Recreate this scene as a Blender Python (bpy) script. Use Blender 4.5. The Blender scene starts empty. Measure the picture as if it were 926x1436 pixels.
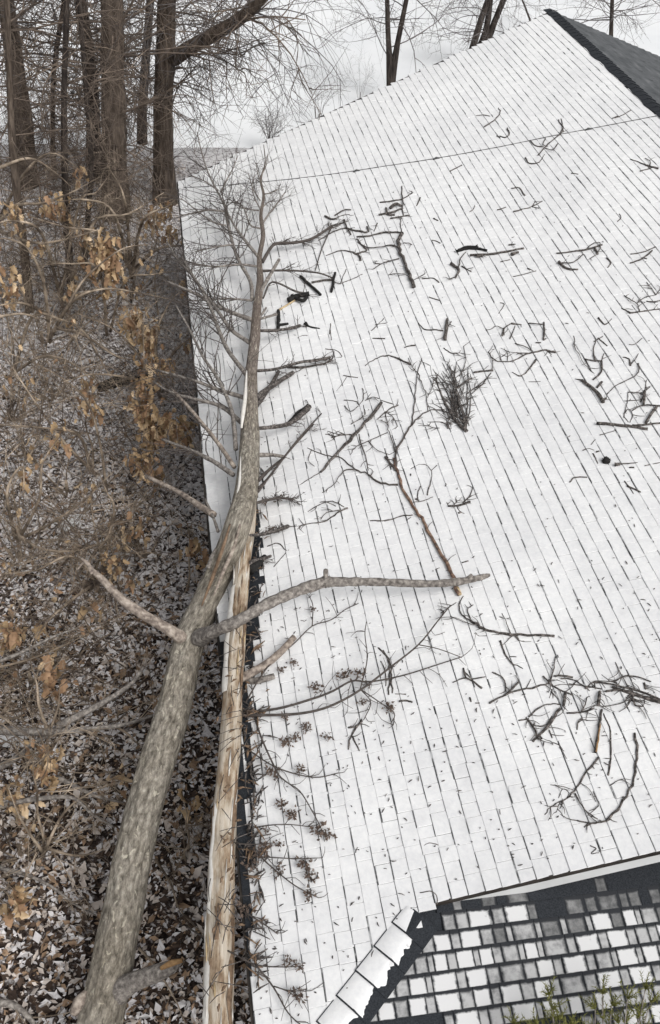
import bpy, math, random
import numpy as np
from mathutils import Vector, Matrix, noise

# ------------------------------------------------------------------ camera, world, sun, exposure
scene = bpy.context.scene
col = scene.collection
CAMH = 10.4
F = 1330.2                                        # focal length in photo pixels (photo 926 x 1436)
R = np.array([[0.9856201438, -0.1544307564, 0.0685862492],
              [-0.0547889447, -0.6760336745, -0.7348310299],
              [0.1598471258, 0.7205064971, -0.6747735057]])
CAM = np.array([0.0, 0.0, CAMH])
cd = bpy.data.cameras.new('camera'); cam = bpy.data.objects.new('camera', cd); col.objects.link(cam)
cd.sensor_fit = 'VERTICAL'; cd.sensor_height = 36.0; cd.lens = 36.0 * F / 1436.0
cd.clip_start = 0.05; cd.clip_end = 2000
M = Matrix.Identity(4)
for i in range(3):
    M[i][0] = R[0][i]; M[i][1] = -R[1][i]; M[i][2] = -R[2][i]; M[i][3] = CAM[i]
cam.matrix_world = M
scene.camera = cam

SUN_EL, SUN_AZ = math.radians(52), math.radians(150)   # high veiled sun
world = bpy.data.worlds.new('World'); scene.world = world; world.use_nodes = True
wn = world.node_tree; bg = wn.nodes['Background']
sky = wn.nodes.new('ShaderNodeTexSky'); sky.sky_type = 'NISHITA'; sky.sun_disc = False
sky.sun_elevation = SUN_EL; sky.sun_rotation = SUN_AZ
sky.air_density = 1.0; sky.dust_density = 4.0; sky.ozone_density = 1.0
hs = wn.nodes.new('ShaderNodeHueSaturation'); hs.inputs['Saturation'].default_value = 0.10
wn.links.new(sky.outputs[0], hs.inputs['Color']); wn.links.new(hs.outputs[0], bg.inputs['Color'])
bg.inputs['Strength'].default_value = 0.10
sd = bpy.data.lights.new('sun', 'SUN'); so = bpy.data.objects.new('sun', sd); col.objects.link(so)
sd.energy = 1.0; sd.angle = math.radians(25); sd.color = (1.0, 0.97, 0.93)
sdir = Vector((math.sin(SUN_AZ) * math.cos(SUN_EL), math.cos(SUN_AZ) * math.cos(SUN_EL), math.sin(SUN_EL)))
so.rotation_euler = sdir.to_track_quat('Z', 'Y').to_euler(); so.location = (0, 0, 60)
vs = scene.view_settings
vs.view_transform = 'Standard'; vs.look = 'None'; vs.gamma = 1.0; vs.exposure = 0.55
vs.use_curve_mapping = False

rng = random.Random(11)
nrs = np.random.RandomState(5)

# ------------------------------------------------------------------ placing helpers: photo ray -> place in the world
PHI = 0.2396992826
U = np.array([math.cos(PHI), 0, math.sin(PHI)])
V = np.array([0.0, 1.0, 0.0])
N = np.array([-math.sin(PHI), 0, math.cos(PHI)])
H0 = 7.786602
def ray(x, y):
    return R.T @ np.array([(x - 463) / F, (y - 718) / F, 1.0])
def on_roof(x, y, off=0.0):                       # point on the big roof slope, off metres above it
    d = ray(x, y); return CAM + d * ((off - H0) / (N @ d))
def at_z(x, y, z):
    d = ray(x, y); return CAM + d * ((z - CAMH) / d[2])
def at_y(x, y, Y):
    d = ray(x, y); return CAM + d * (Y / d[1])
def at_x(x, y, X):
    d = ray(x, y); return CAM + d * (X / d[0])
def depth(p):
    return float(R[2] @ (np.asarray(p) - CAM))
def px2m(r, p):
    return r * depth(p) / F
def roof_z(x):
    return CAMH + (-H0 + math.sin(PHI) * x) / math.cos(PHI)
def above(p):
    return float(N @ (np.asarray(p) - CAM)) + H0

# ------------------------------------------------------------------ materials
def new_mat(name, rough=0.8, spec=0.25):
    m = bpy.data.materials.new(name); m.use_nodes = True
    b = m.node_tree.nodes['Principled BSDF']
    b.inputs['Roughness'].default_value = rough
    b.inputs['Specular IOR Level'].default_value = spec
    return m, m.node_tree, b
def ramp(nt, fac, stops):
    r = nt.nodes.new('ShaderNodeValToRGB')
    el = r.color_ramp.elements
    while len(el) < len(stops): el.new(0.5)
    for e, (p, c) in zip(el, stops):
        e.position = p; e.color = (*c, 1)
    nt.links.new(fac, r.inputs['Fac']); return r.outputs['Color']
def tex_noise(nt, scale, detail=5, vec=None, rough=0.6, dist=0.0):
    n = nt.nodes.new('ShaderNodeTexNoise')
    n.inputs['Scale'].default_value = scale; n.inputs['Detail'].default_value = detail
    n.inputs['Roughness'].default_value = rough; n.inputs['Distortion'].default_value = dist
    if vec is not None: nt.links.new(vec, n.inputs['Vector'])
    return n.outputs['Fac']
def coord(nt, kind='Object', scale=None):
    t = nt.nodes.new('ShaderNodeTexCoord'); o = t.outputs[kind]
    if scale:
        mp = nt.nodes.new('ShaderNodeMapping'); mp.inputs['Scale'].default_value = scale
        nt.links.new(o, mp.inputs['Vector']); o = mp.outputs[0]
    return o
def geo_pos(nt, scale=None):
    g = nt.nodes.new('ShaderNodeNewGeometry'); o = g.outputs['Position']
    if scale:
        mp = nt.nodes.new('ShaderNodeMapping'); mp.inputs['Scale'].default_value = scale
        nt.links.new(o, mp.inputs['Vector']); o = mp.outputs[0]
    return o
def bump(nt, b, h, s, d=0.01):
    bn = nt.nodes.new('ShaderNodeBump'); bn.inputs['Strength'].default_value = s; bn.inputs['Distance'].default_value = d
    nt.links.new(h, bn.inputs['Height']); nt.links.new(bn.outputs[0], b.inputs['Normal'])
def noisy(name, stops, scale, rough=0.85, bs=0.4, bd=0.01, detail=5, stretch=None, kind='pos', spec=0.25):
    m, nt, b = new_mat(name, rough, spec)
    v = geo_pos(nt, stretch) if kind == 'pos' else coord(nt, kind, stretch)
    f = tex_noise(nt, scale, detail, v)
    nt.links.new(ramp(nt, f, stops), b.inputs['Base Color'])
    if bs: bump(nt, b, f, bs, bd)
    return m
MT = {}
def snow_mat():
    m, nt, b = new_mat('snow', 0.65, 0.3)
    p = geo_pos(nt); f = tex_noise(nt, 26, 5, p); h = tex_noise(nt, 0.55, 6, p, 0.62); k = tex_noise(nt, 5.5, 4, p, 0.6)
    mx = nt.nodes.new('ShaderNodeMix'); mx.data_type = 'RGBA'; mx.blend_type = 'MULTIPLY'; mx.inputs['Factor'].default_value = 1.0
    mx2 = nt.nodes.new('ShaderNodeMix'); mx2.data_type = 'RGBA'; mx2.blend_type = 'MULTIPLY'; mx2.inputs['Factor'].default_value = 1.0
    nt.links.new(ramp(nt, f, [(0.3, (0.76, 0.765, 0.77)), (0.65, (0.84, 0.84, 0.835))]), mx.inputs['A'])
    nt.links.new(ramp(nt, h, [(0.32, (0.87, 0.87, 0.88)), (0.62, (1, 1, 1))]), mx.inputs['B'])
    nt.links.new(mx.outputs['Result'], mx2.inputs['A']); nt.links.new(ramp(nt, k, [(0.28, (0.90, 0.90, 0.905)), (0.55, (1, 1, 1))]), mx2.inputs['B'])
    nt.links.new(mx2.outputs['Result'], b.inputs['Base Color'])
    ad = nt.nodes.new('ShaderNodeMath'); ad.operation = 'ADD'; nt.links.new(f, ad.inputs[0]); nt.links.new(k, ad.inputs[1])
    bump(nt, b, ad.outputs[0], 0.4, 0.006)
    return m
MT['snow'] = snow_mat()
MT['lake'] = noisy('lake_snow', [(0.35, (0.72, 0.735, 0.75)), (0.7, (0.8, 0.81, 0.815))], 0.35, 0.7, 0, spec=0.3)
MT['thin_snow'] = noisy('thin_snow', [(0.36, (0.09, 0.095, 0.10)), (0.5, (0.27, 0.275, 0.285)), (0.68, (0.46, 0.465, 0.47))], 30, 0.7, 0.2, 0.003)
MT['half_snow'] = noisy('half_melted_snow', [(0.3, (0.34, 0.345, 0.35)), (0.6, (0.62, 0.625, 0.63))], 24, 0.7, 0.2, 0.003)
def tab_snow(name, lo, hi, white):
    m, nt, b = new_mat(name, 0.75, 0.25)
    t = nt.nodes.new('ShaderNodeTexCoord'); sx = nt.nodes.new('ShaderNodeSeparateXYZ'); nt.links.new(t.outputs['Generated'], sx.inputs[0])
    def math_(op, a_, b_=None, c_=None):
        n = nt.nodes.new('ShaderNodeMath'); n.operation = op
        for i, v in enumerate((a_, b_, c_)):
            if v is None: continue
            if isinstance(v, (int, float)): n.inputs[i].default_value = v
            else: nt.links.new(v, n.inputs[i])
        return n.outputs[0]
    y = sx.outputs['Y']; x = sx.outputs['X']
    ey = math_('MULTIPLY', math_('MINIMUM', y, math_('SUBTRACT', 1.0, y)), 3.2)
    ex = math_('MINIMUM', math_('MULTIPLY', x, 9.0), math_('MULTIPLY', math_('SUBTRACT', 0.84, x), 4.0))
    e = math_('MINIMUM', math_('MINIMUM', ex, ey), 0.6)
    nz = tex_noise(nt, 17, 6, geo_pos(nt), 0.65); nb = tex_noise(nt, 4.0, 2, geo_pos(nt), 0.5)
    f = math_('ADD', math_('MULTIPLY_ADD', math_('SUBTRACT', nz, 0.5), 0.9, e), math_('MULTIPLY', math_('SUBTRACT', nb, 0.5), 0.5))
    c = ramp(nt, f, [(lo, (0.022, 0.024, 0.028)), ((lo + hi) / 2, (white * .45, white * .455, white * .46)), (hi, (white, white, white * 1.005))])
    nt.links.new(c, b.inputs['Base Color']); bump(nt, b, f, 0.35, 0.006)
    return m
MT['tab_snow'] = tab_snow('tab_snow', 0.05, 0.40, 0.62)
MT['tab_half'] = tab_snow('tab_half_snow', 0.10, 0.66, 0.42)
MT['tab_thin'] = tab_snow('tab_thin_snow', 0.26, 0.85, 0.26)
MT['shingle'] = noisy('asphalt_shingle', [(0.35, (0.013, 0.015, 0.018)), (0.65, (0.036, 0.040, 0.047))], 90, 0.9, 0.4, 0.002)
MT['dusted'] = noisy('dusted_shingle', [(0.36, (0.02, 0.021, 0.023)), (0.52, (0.12, 0.122, 0.125)), (0.64, (0.48, 0.485, 0.49))], 9, 0.85, 0.3, 0.003)
MT['far_shingle'] = noisy('dry_asphalt_shingle', [(0.3, (0.060, 0.065, 0.070)), (0.6, (0.115, 0.12, 0.126)), (0.8, (0.22, 0.225, 0.23))], 3.0, 0.9, 0.2, 0.003, detail=8, stretch=(2.2, 0.7, 1))
MT['stick'] = noisy('dead_bark_highlights', [(0.32, (0.02, 0.017, 0.016)), (0.48, (0.06, 0.053, 0.049)), (0.66, (0.22, 0.195, 0.18))], 34, 0.85, 0.6, 0.006)  # pale end of the ramp paints highlights onto the dark sticks
MT['black_bark'] = noisy('black_bark', [(0.3, (0.008, 0.008, 0.008)), (0.75, (0.03, 0.028, 0.027))], 40, 0.85, 0.6, 0.006)
MT['twig'] = noisy('grey_twig_bark', [(0.3, (0.045, 0.038, 0.035)), (0.7, (0.115, 0.098, 0.088))], 18, 0.85, 0)
MT['branch'] = noisy('grey_branch_bark', [(0.32, (0.085, 0.075, 0.068)), (0.5, (0.20, 0.18, 0.163)), (0.68, (0.38, 0.35, 0.315))], 24, 0.85, 0.4, 0.004)
MT['brush'] = noisy('brush_bark', [(0.35, (0.075, 0.057, 0.044)), (0.52, (0.25, 0.20, 0.15)), (0.68, (0.55, 0.45, 0.35))], 3.2, 0.85, 0)
MT['far_twig'] = noisy('far_twig_bark', [(0.3, (0.10, 0.09, 0.09)), (0.7, (0.17, 0.155, 0.15))], 1.2, 0.85, 0)
MT['pale_wood'] = noisy('pale_split_wood', [(0.3, (0.33, 0.24, 0.13)), (0.7, (0.58, 0.46, 0.29))], 18, 0.7, 0.3, 0.004)
MT['orange_wood'] = noisy('orange_split_wood', [(0.3, (0.20, 0.115, 0.055)), (0.7, (0.40, 0.25, 0.12))], 30, 0.75, 0.3, 0.004)
MT['bare_branch'] = noisy('weathered_branch', [(0.32, (0.11, 0.088, 0.075)), (0.5, (0.27, 0.225, 0.19)), (0.68, (0.46, 0.40, 0.34))], 20, 0.8, 0.4, 0.005)
MT['red_stem'] = noisy('reddish_stem_bark', [(0.35, (0.06, 0.045, 0.04)), (0.5, (0.16, 0.10, 0.075)), (0.7, (0.34, 0.23, 0.16))], 22, 0.85, 0.6, 0.006)
MT['crown_twig'] = noisy('crown_twig_bark', [(0.35, (0.06, 0.047, 0.04)), (0.55, (0.16, 0.125, 0.10)), (0.72, (0.34, 0.27, 0.21))], 1.6, 0.85, 0)
def tree_bark(name, lo, mid, hi):
    m, nt, b = new_mat(name, 0.9, 0.2)
    v = geo_pos(nt, (1, 1, 0.16))
    f = tex_noise(nt, 15, 6, v, 0.7)
    g = tex_noise(nt, 1.3, 3, geo_pos(nt))
    mx = nt.nodes.new('ShaderNodeMix'); mx.data_type = 'RGBA'; mx.blend_type = 'MULTIPLY'; mx.inputs['Factor'].default_value = 0.6
    nt.links.new(ramp(nt, f, [(0.35, lo), (0.52, mid), (0.7, hi)]), mx.inputs['A'])
    nt.links.new(ramp(nt, g, [(0.3, (0.6, 0.56, 0.52)), (0.7, (1.0, 0.98, 0.95))]), mx.inputs['B'])
    nt.links.new(mx.outputs['Result'], b.inputs['Base Color'])
    bump(nt, b, f, 0.9, 0.03)
    return m
MT['tree_bark'] = tree_bark('standing_tree_bark', (0.042, 0.033, 0.027), (0.125, 0.10, 0.082), (0.25, 0.205, 0.168))
MT['dark_bark'] = tree_bark('dark_tree_bark', (0.022, 0.018, 0.017), (0.06, 0.05, 0.045), (0.13, 0.11, 0.095))
def uv_mat(name, stops, s, patches, patch_stops, bs, bd, rough=0.9, ps=(1, 1, 1)):
    m, nt, b = new_mat(name, rough, 0.2)
    uvn = nt.nodes.new('ShaderNodeUVMap')
    mp = nt.nodes.new('ShaderNodeMapping'); mp.inputs['Scale'].default_value = s
    nt.links.new(uvn.outputs[0], mp.inputs['Vector'])
    f = tex_noise(nt, 1.0, 8, mp.outputs[0], 0.72)
    mp2 = nt.nodes.new('ShaderNodeMapping'); mp2.inputs['Scale'].default_value = ps
    nt.links.new(uvn.outputs[0], mp2.inputs['Vector'])
    g = tex_noise(nt, patches, 5, mp2.outputs[0], 0.65)
    mx = nt.nodes.new('ShaderNodeMix'); mx.data_type = 'RGBA'; mx.blend_type = 'MULTIPLY'; mx.inputs['Factor'].default_value = 1.0
    nt.links.new(ramp(nt, f, stops), mx.inputs['A']); nt.links.new(ramp(nt, g, patch_stops), mx.inputs['B'])
    nt.links.new(mx.outputs['Result'], b.inputs['Base Color'])
    bump(nt, b, f, bs, bd)
    return m
# uv: x around the trunk in metres, y along it in metres
def grey_trunk():
    m, nt, b = new_mat('grey_lichened_bark', 0.9, 0.2)
    uvn = nt.nodes.new('ShaderNodeUVMap')
    def mapped(sc):
        mp = nt.nodes.new('ShaderNodeMapping'); mp.inputs['Scale'].default_value = sc; nt.links.new(uvn.outputs[0], mp.inputs['Vector']); return mp.outputs[0]
    f = tex_noise(nt, 1.0, 8, mapped((40, 8.5, 1)), 0.75)
    fl = tex_noise(nt, 1.0, 3, mapped((30, 10, 1)), 0.5, 0.8)
    vo = nt.nodes.new('ShaderNodeTexVoronoi'); vo.feature = 'DISTANCE_TO_EDGE'; vo.inputs['Scale'].default_value = 1.0; nt.links.new(mapped((20, 5, 1)), vo.inputs['Vector'])
    big_ = tex_noise(nt, 2.4, 4, mapped((1, .5, 1)), 0.6)
    sx = nt.nodes.new('ShaderNodeSeparateXYZ'); nt.links.new(uvn.outputs[0], sx.inputs[0])
    mr = nt.nodes.new('ShaderNodeMapRange'); mr.inputs['From Min'].default_value = 7.2; mr.inputs['From Max'].default_value = 9.8; nt.links.new(sx.outputs['Y'], mr.inputs['Value'])
    def mix(bt, a_, b_, fac):
        x = nt.nodes.new('ShaderNodeMix'); x.data_type = 'RGBA'; x.blend_type = bt
        if isinstance(fac, float): x.inputs['Factor'].default_value = fac
        else: nt.links.new(fac, x.inputs['Factor'])
        nt.links.new(a_, x.inputs['A']); nt.links.new(b_, x.inputs['B']); return x.outputs['Result']
    low = ramp(nt, f, [(0.34, (0.078, 0.068, 0.056)), (0.46, (0.23, 0.208, 0.175)), (0.57, (0.385, 0.352, 0.30)), (0.69, (0.64, 0.60, 0.52))])
    high = ramp(nt, f, [(0.32, (0.07, 0.055, 0.048)), (0.5, (0.20, 0.165, 0.145)), (0.7, (0.40, 0.345, 0.30))])
    c = mix('MIX', low, high, mr.outputs[0])
    pale = ramp(nt, fl, [(0.60, (0, 0, 0)), (0.66, (0.75, 0.70, 0.58))])
    c = mix('LIGHTEN', c, pale, 0.55)
    c = mix('MULTIPLY', c, ramp(nt, vo.outputs['Distance'], [(0.0, (0.45, 0.43, 0.40)), (0.10, (1, 1, 1))]), 0.45)
    c = mix('MULTIPLY', c, ramp(nt, big_, [(0.3, (0.72, 0.69, 0.64)), (0.6, (1, 1, 1))]), 0.8)
    nt.links.new(c, b.inputs['Base Color'])
    ad = nt.nodes.new('ShaderNodeMath'); ad.operation = 'ADD'; nt.links.new(f, ad.inputs[0]); nt.links.new(vo.outputs['Distance'], ad.inputs[1])
    bump(nt, b, ad.outputs[0], 1.0, 0.025)
    return m
MT['grey_trunk'] = grey_trunk()
MT['peeled'] = uv_mat('peeled_log_wood', [(0.32, (0.24, 0.195, 0.155)), (0.45, (0.47, 0.41, 0.335)), (0.56, (0.58, 0.52, 0.44)), (0.70, (0.70, 0.655, 0.585))], (46, 2.6, 1), 4.2,
                      [(0.34, (0.34, 0.25, 0.19)), (0.44, (0.66, 0.57, 0.48)), (0.53, (0.95, 0.92, 0.88)), (0.6, (1.0, 1.0, 1.0))], 0.9, 0.015, 0.85, ps=(2.2, .6, 1))
MT['old_bark'] = noisy('brown_bark_remnant', [(0.3, (0.10, 0.065, 0.042)), (0.7, (0.26, 0.18, 0.12))], 24, 0.9, 0.7, 0.01)
MT['sapwood'] = noisy('white_sapwood', [(0.3, (0.58, 0.55, 0.50)), (0.7, (0.76, 0.74, 0.70))], 12, 0.7, 0.2, 0.004)
MT['white_paint'] = noisy('white_fascia_paint', [(0.3, (0.66, 0.67, 0.67)), (0.7, (0.74, 0.75, 0.75))], 3, 0.45, 0)
MT['siding'] = noisy('grey_siding', [(0.3, (0.33, 0.34, 0.35)), (0.7, (0.4, 0.41, 0.42))], 2, 0.7, 0)
MT['gutter'] = noisy('dark_gutter_metal', [(0.3, (0.018, 0.015, 0.013)), (0.7, (0.05, 0.042, 0.036))], 8, 0.6, 0.2, 0.003)
MT['cable'] = noisy('cable_rubber', [(0.3, (0.05, 0.05, 0.05)), (0.7, (0.09, 0.09, 0.09))], 4, 0.6, 0)
MT['leaf_tan'] = noisy('dry_tan_leaf', [(0.3, (0.46, 0.315, 0.17)), (0.7, (0.74, 0.58, 0.40))], 9, 0.7, 0.2, 0.003)
MT['leaf_brown'] = noisy('dry_brown_leaf', [(0.3, (0.20, 0.122, 0.07)), (0.7, (0.42, 0.27, 0.165))], 9, 0.7, 0.2, 0.003)
MT['leaf_gold'] = noisy('dry_golden_leaf', [(0.3, (0.30, 0.20, 0.11)), (0.7, (0.55, 0.40, 0.24))], 9, 0.7, 0.2, 0.003)
MT['litter_dark'] = noisy('wet_leaf_litter', [(0.3, (0.034, 0.023, 0.018)), (0.7, (0.10, 0.068, 0.05))], 6, 0.8, 0)
MT['litter_mid'] = noisy('brown_leaf_litter', [(0.3, (0.20, 0.135, 0.085)), (0.7, (0.41, 0.285, 0.19))], 6, 0.8, 0)
MT['litter_pale'] = noisy('frosted_leaf_litter', [(0.3, (0.47, 0.41, 0.365)), (0.7, (0.68, 0.61, 0.555))], 6, 0.8, 0)
MT['litter_snow'] = noisy('snow_dusted_leaf', [(0.3, (0.62, 0.59, 0.59)), (0.7, (0.80, 0.78, 0.78))], 6, 0.8, 0)
MT['bud'] = noisy('maroon_seed_cluster', [(0.3, (0.055, 0.041, 0.035)), (0.7, (0.20, 0.15, 0.12))], 30, 0.85, 0)
MT['needle'] = noisy('yellow_green_needle', [(0.3, (0.08, 0.085, 0.02)), (0.7, (0.21, 0.21, 0.06))], 14, 0.6, 0)
MT['birch'] = noisy('white_birch_bark', [(0.3, (0.6, 0.6, 0.6)), (0.7, (0.78, 0.78, 0.78))], 10, 0.6, 0.2, 0.003)
def ground_mat():
    m, nt, b = new_mat('soil_with_snow', 0.95, 0.1)
    p = geo_pos(nt)
    f = tex_noise(nt, 9, 8, p, 0.75)
    g = tex_noise(nt, 0.5, 4, p, 0.6)
    sx = nt.nodes.new('ShaderNodeSeparateXYZ'); nt.links.new(p, sx.inputs[0])
    mr = nt.nodes.new('ShaderNodeMapRange'); mr.inputs['From Min'].default_value = 8; mr.inputs['From Max'].default_value = 20
    mr.inputs['To Min'].default_value = -0.05; mr.inputs['To Max'].default_value = 0.14
    nt.links.new(sx.outputs['Y'], mr.inputs['Value'])       # more snow lies in the open by the lake
    ad = nt.nodes.new('ShaderNodeMath'); ad.operation = 'ADD'; nt.links.new(f, ad.inputs[0]); nt.links.new(mr.outputs[0], ad.inputs[1])
    ad2 = nt.nodes.new('ShaderNodeMath'); ad2.operation = 'MULTIPLY_ADD'; nt.links.new(g, ad2.inputs[0]); ad2.inputs[1].default_value = 0.25; nt.links.new(ad.outputs[0], ad2.inputs[2])
    c = ramp(nt, ad2.outputs[0], [(0.52, (0.022, 0.016, 0.014)), (0.62, (0.085, 0.066, 0.058)), (0.72, (0.50, 0.48, 0.48)), (0.8, (0.68, 0.67, 0.67))])
    nt.links.new(c, b.inputs['Base Color']); bump(nt, b, f, 0.8, 0.03)
    return m
MT['ground'] = ground_mat()

# ------------------------------------------------------------------ mesh builder
class MB:
    def __init__(s): s.v = []; s.q = []; s.t = []; s.qm = []; s.tm = []; s.uv = []; s.n = 0; s.has_uv = False
    def add(s, v, q=None, t=None, m=0, qm=None):
        v = np.asarray(v, float).reshape(-1, 3); s.v.append(v)
        if q is not None and len(q):
            q = np.asarray(q, int).reshape(-1, 4); s.q.append(q + s.n)
            s.qm.append(np.full(len(q), m) if qm is None else np.asarray(qm))
        if t is not None and len(t):
            t = np.asarray(t, int).reshape(-1, 3); s.t.append(t + s.n); s.tm.append(np.full(len(t), m))
        s.n += len(v)
    def box(s, c, h, m=0, ax=None):
        c = np.asarray(c, float); A = np.eye(3) if ax is None else np.asarray(ax, float)
        v = [c + A.T @ (np.array(h) * np.array(k)) for k in ((-1,-1,-1),(1,-1,-1),(1,1,-1),(-1,1,-1),(-1,-1,1),(1,-1,1),(1,1,1),(-1,1,1))]
        s.add(v, [(0,3,2,1),(4,5,6,7),(0,1,5,4),(1,2,6,5),(2,3,7,6),(3,0,4,7)], m=m)
    def tube(s, p, r, k=5, m=0, cap=True, rough=0.0, uv=False, seed=0.0, lobes=None):
        p = np.asarray(p, float); n = len(p); r = np.broadcast_to(np.asarray(r, float), (n,))
        t = np.gradient(p, axis=0); t /= np.linalg.norm(t, axis=1)[:, None] + 1e-12
        a = np.array([0, 0, 1.0]) if abs(t[0][2]) < 0.9 else np.array([1.0, 0, 0])
        x = np.cross(t[0], a); x /= np.linalg.norm(x)
        ang = np.arange(k) * 2 * math.pi / k
        V_ = np.zeros((n, k, 3))
        L = 0.0
        for i in range(n):
            x = x - t[i] * (x @ t[i]); x /= np.linalg.norm(x) + 1e-12
            y = np.cross(t[i], x)
            if i: L += np.linalg.norm(p[i] - p[i - 1])
            rr = np.full(k, r[i])
            if rough or lobes:
                for j in range(k):
                    if rough:
                        q = (math.cos(ang[j]) * 1.6, math.sin(ang[j]) * 1.6, L * 1.5 + seed * 7.3)
                        w = (math.cos(ang[j]) * 5, math.sin(ang[j]) * 5, L * 2.6 + seed * 3.1)
                        rr[j] *= 1 + rough * (noise.noise(q) + 0.55 * noise.noise(w))
            V_[i] = p[i] + np.outer(np.cos(ang) * rr, x) + np.outer(np.sin(ang) * rr, y)
        i = np.arange(n - 1)[:, None] * k; j = np.arange(k)[None, :]; j2 = (j + 1) % k
        q = np.stack([i + j, i + j2, i + k + j2, i + k + j], -1).reshape(-1, 4)
        v = V_.reshape(-1, 3); tt = []
        if cap:
            c0 = len(v); v = np.vstack([v, p[0], p[-1]])
            for b in range(k):
                tt.append((c0, (b + 1) % k, b)); tt.append((c0 + 1, (n - 1) * k + b, (n - 1) * k + (b + 1) % k))
        s.add(v, q, tt, m=m)
        if uv:
            s.has_uv = True
            LL = np.concatenate([[0], np.cumsum(np.linalg.norm(np.diff(p, axis=0), axis=1))])
            rm = float(r.mean()) * 2 * math.pi / k
            u = np.zeros((n - 1, k, 4, 2))
            for a_ in range(k):
                u[:, a_, 0] = np.stack([np.full(n-1, a_*rm), LL[:-1]], -1); u[:, a_, 1] = np.stack([np.full(n-1, (a_+1)*rm), LL[:-1]], -1)
                u[:, a_, 2] = np.stack([np.full(n-1, (a_+1)*rm), LL[1:]], -1); u[:, a_, 3] = np.stack([np.full(n-1, a_*rm), LL[1:]], -1)
            s.uv.append(u.reshape(-1, 2))
    def mesh(s, name, mats, smooth=True):
        me = bpy.data.meshes.new(name)
        v = np.vstack(s.v) if s.v else np.zeros((0, 3))
        q = np.vstack(s.q) if s.q else np.zeros((0, 4), int); t = np.vstack(s.t) if s.t else np.zeros((0, 3), int)
        me.vertices.add(len(v)); me.vertices.foreach_set('co', v.astype(np.float32).ravel())
        idx = np.concatenate([q.ravel(), t.ravel()]).astype(np.int32)
        me.loops.add(len(idx)); me.loops.foreach_set('vertex_index', idx)
        nq, ntr = len(q), len(t)
        me.polygons.add(nq + ntr)
        st = np.concatenate([np.arange(nq) * 4, nq * 4 + np.arange(ntr) * 3]).astype(np.int32)
        me.polygons.foreach_set('loop_start', st)
        mi = np.concatenate((s.qm or [np.zeros(0, int)]) + (s.tm or [np.zeros(0, int)])).astype(np.int32)
        me.polygons.foreach_set('material_index', mi)
        me.polygons.foreach_set('use_smooth', np.full(nq + ntr, smooth))
        if s.has_uv:
            uvl = me.uv_layers.new(name='UVMap')
            a = np.zeros((len(idx), 2), np.float32)
            if s.uv:
                c = np.vstack(s.uv); a[:len(c)] = c
            uvl.data.foreach_set('uv', a.ravel())
        for m in mats if isinstance(mats, (list, tuple)) else [mats]:
            me.materials.append(MT[m])
        me.update(calc_edges=True); me.validate()
        return me
    def build(s, name, mats, parent=None, smooth=True, kind=None):
        o = bpy.data.objects.new(name, s.mesh(name, mats, smooth)); col.objects.link(o)
        if parent is not None: attach(o, parent)
        if kind: o['kind'] = kind
        return o
def attach(o, parent):
    o.parent = parent; o.matrix_parent_inverse = world_of(parent).inverted()
def world_of(o):
    m = o.matrix_basis.copy()
    while o.parent:
        m = o.parent.matrix_basis @ m if False else (o.parent.matrix_basis @ o.matrix_parent_inverse @ m)
        o = o.parent
    return m
def thing(name, label, cat, loc=(0, 0, 0), group=None):
    o = bpy.data.objects.new(name, None); col.objects.link(o); o.location = tuple(loc); o.empty_display_size = 0.1
    return tag(o, label, cat, group)
def tag(o, label, cat, group=None):
    o['label'] = label; o['category'] = cat
    if group: o['group'] = group
    return o
def smooth_line(p, step=None, n=None):
    p = np.asarray(p, float)
    if len(p) < 3: 
        n = n or 4
        return np.array([p[0] + (p[-1] - p[0]) * k / n for k in range(n + 1)])
    q = np.vstack([2 * p[0] - p[1], p, 2 * p[-1] - p[-2]]); out = []
    n = n or 4
    for i in range(1, len(q) - 2):
        a, b, c, d = q[i - 1], q[i], q[i + 1], q[i + 2]
        for k in range(n):
            t = k / n
            out.append(0.5 * (2 * b + (c - a) * t + (2 * a - 5 * b + 4 * c - d) * t * t + (3 * b - a - 3 * c + d) * t ** 3))
    out.append(p[-1]); return np.array(out)
def lerp_r(n, r0, r1, pw=1.0):
    return r0 + (r1 - r0) * (np.linspace(0, 1, n) ** pw)
def unit(v):
    v = np.asarray(v, float); return v / (np.linalg.norm(v) + 1e-12)
def rnd_dir(g):
    return unit([g.gauss(0, 1), g.gauss(0, 1), g.gauss(0, 1)])
def grow(mb, p, d, L, r, lev, g, bend=0.25, droop=0.0, kids=4, k=3, spread=0.9, floor=0.05, shrink=0.55, m=0):
    n = 5 if lev else 4
    curl = rnd_dir(g) * g.uniform(0, .28)
    pts = [np.asarray(p, float)]; d = unit(d); dirs = []
    for i in range(n):
        d = unit(d + rnd_dir(g) * bend * .7 + curl + np.array([0, 0, -droop])); dirs.append(d)
        q = pts[-1] + d * (L / n)
        if q[2] < floor: q[2] = floor + 0.01
        pts.append(q)
    mb.tube(pts, lerp_r(n + 1, r, r * 0.35), k, m=m, cap=False)
    if lev:
        for c in range(kids):
            t = g.uniform(0.2, 0.98) * n; i = min(int(t), n - 1)
            b = pts[i] + (pts[i + 1] - pts[i]) * (t - i)
            grow(mb, b, unit(dirs[i] * 0.7 + rnd_dir(g) * spread), L * g.uniform(0.35, 0.7), max(r * shrink, 0.0018), lev - 1, g, bend, droop, max(2, kids - 1), 3, spread, floor, shrink, m)

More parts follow.
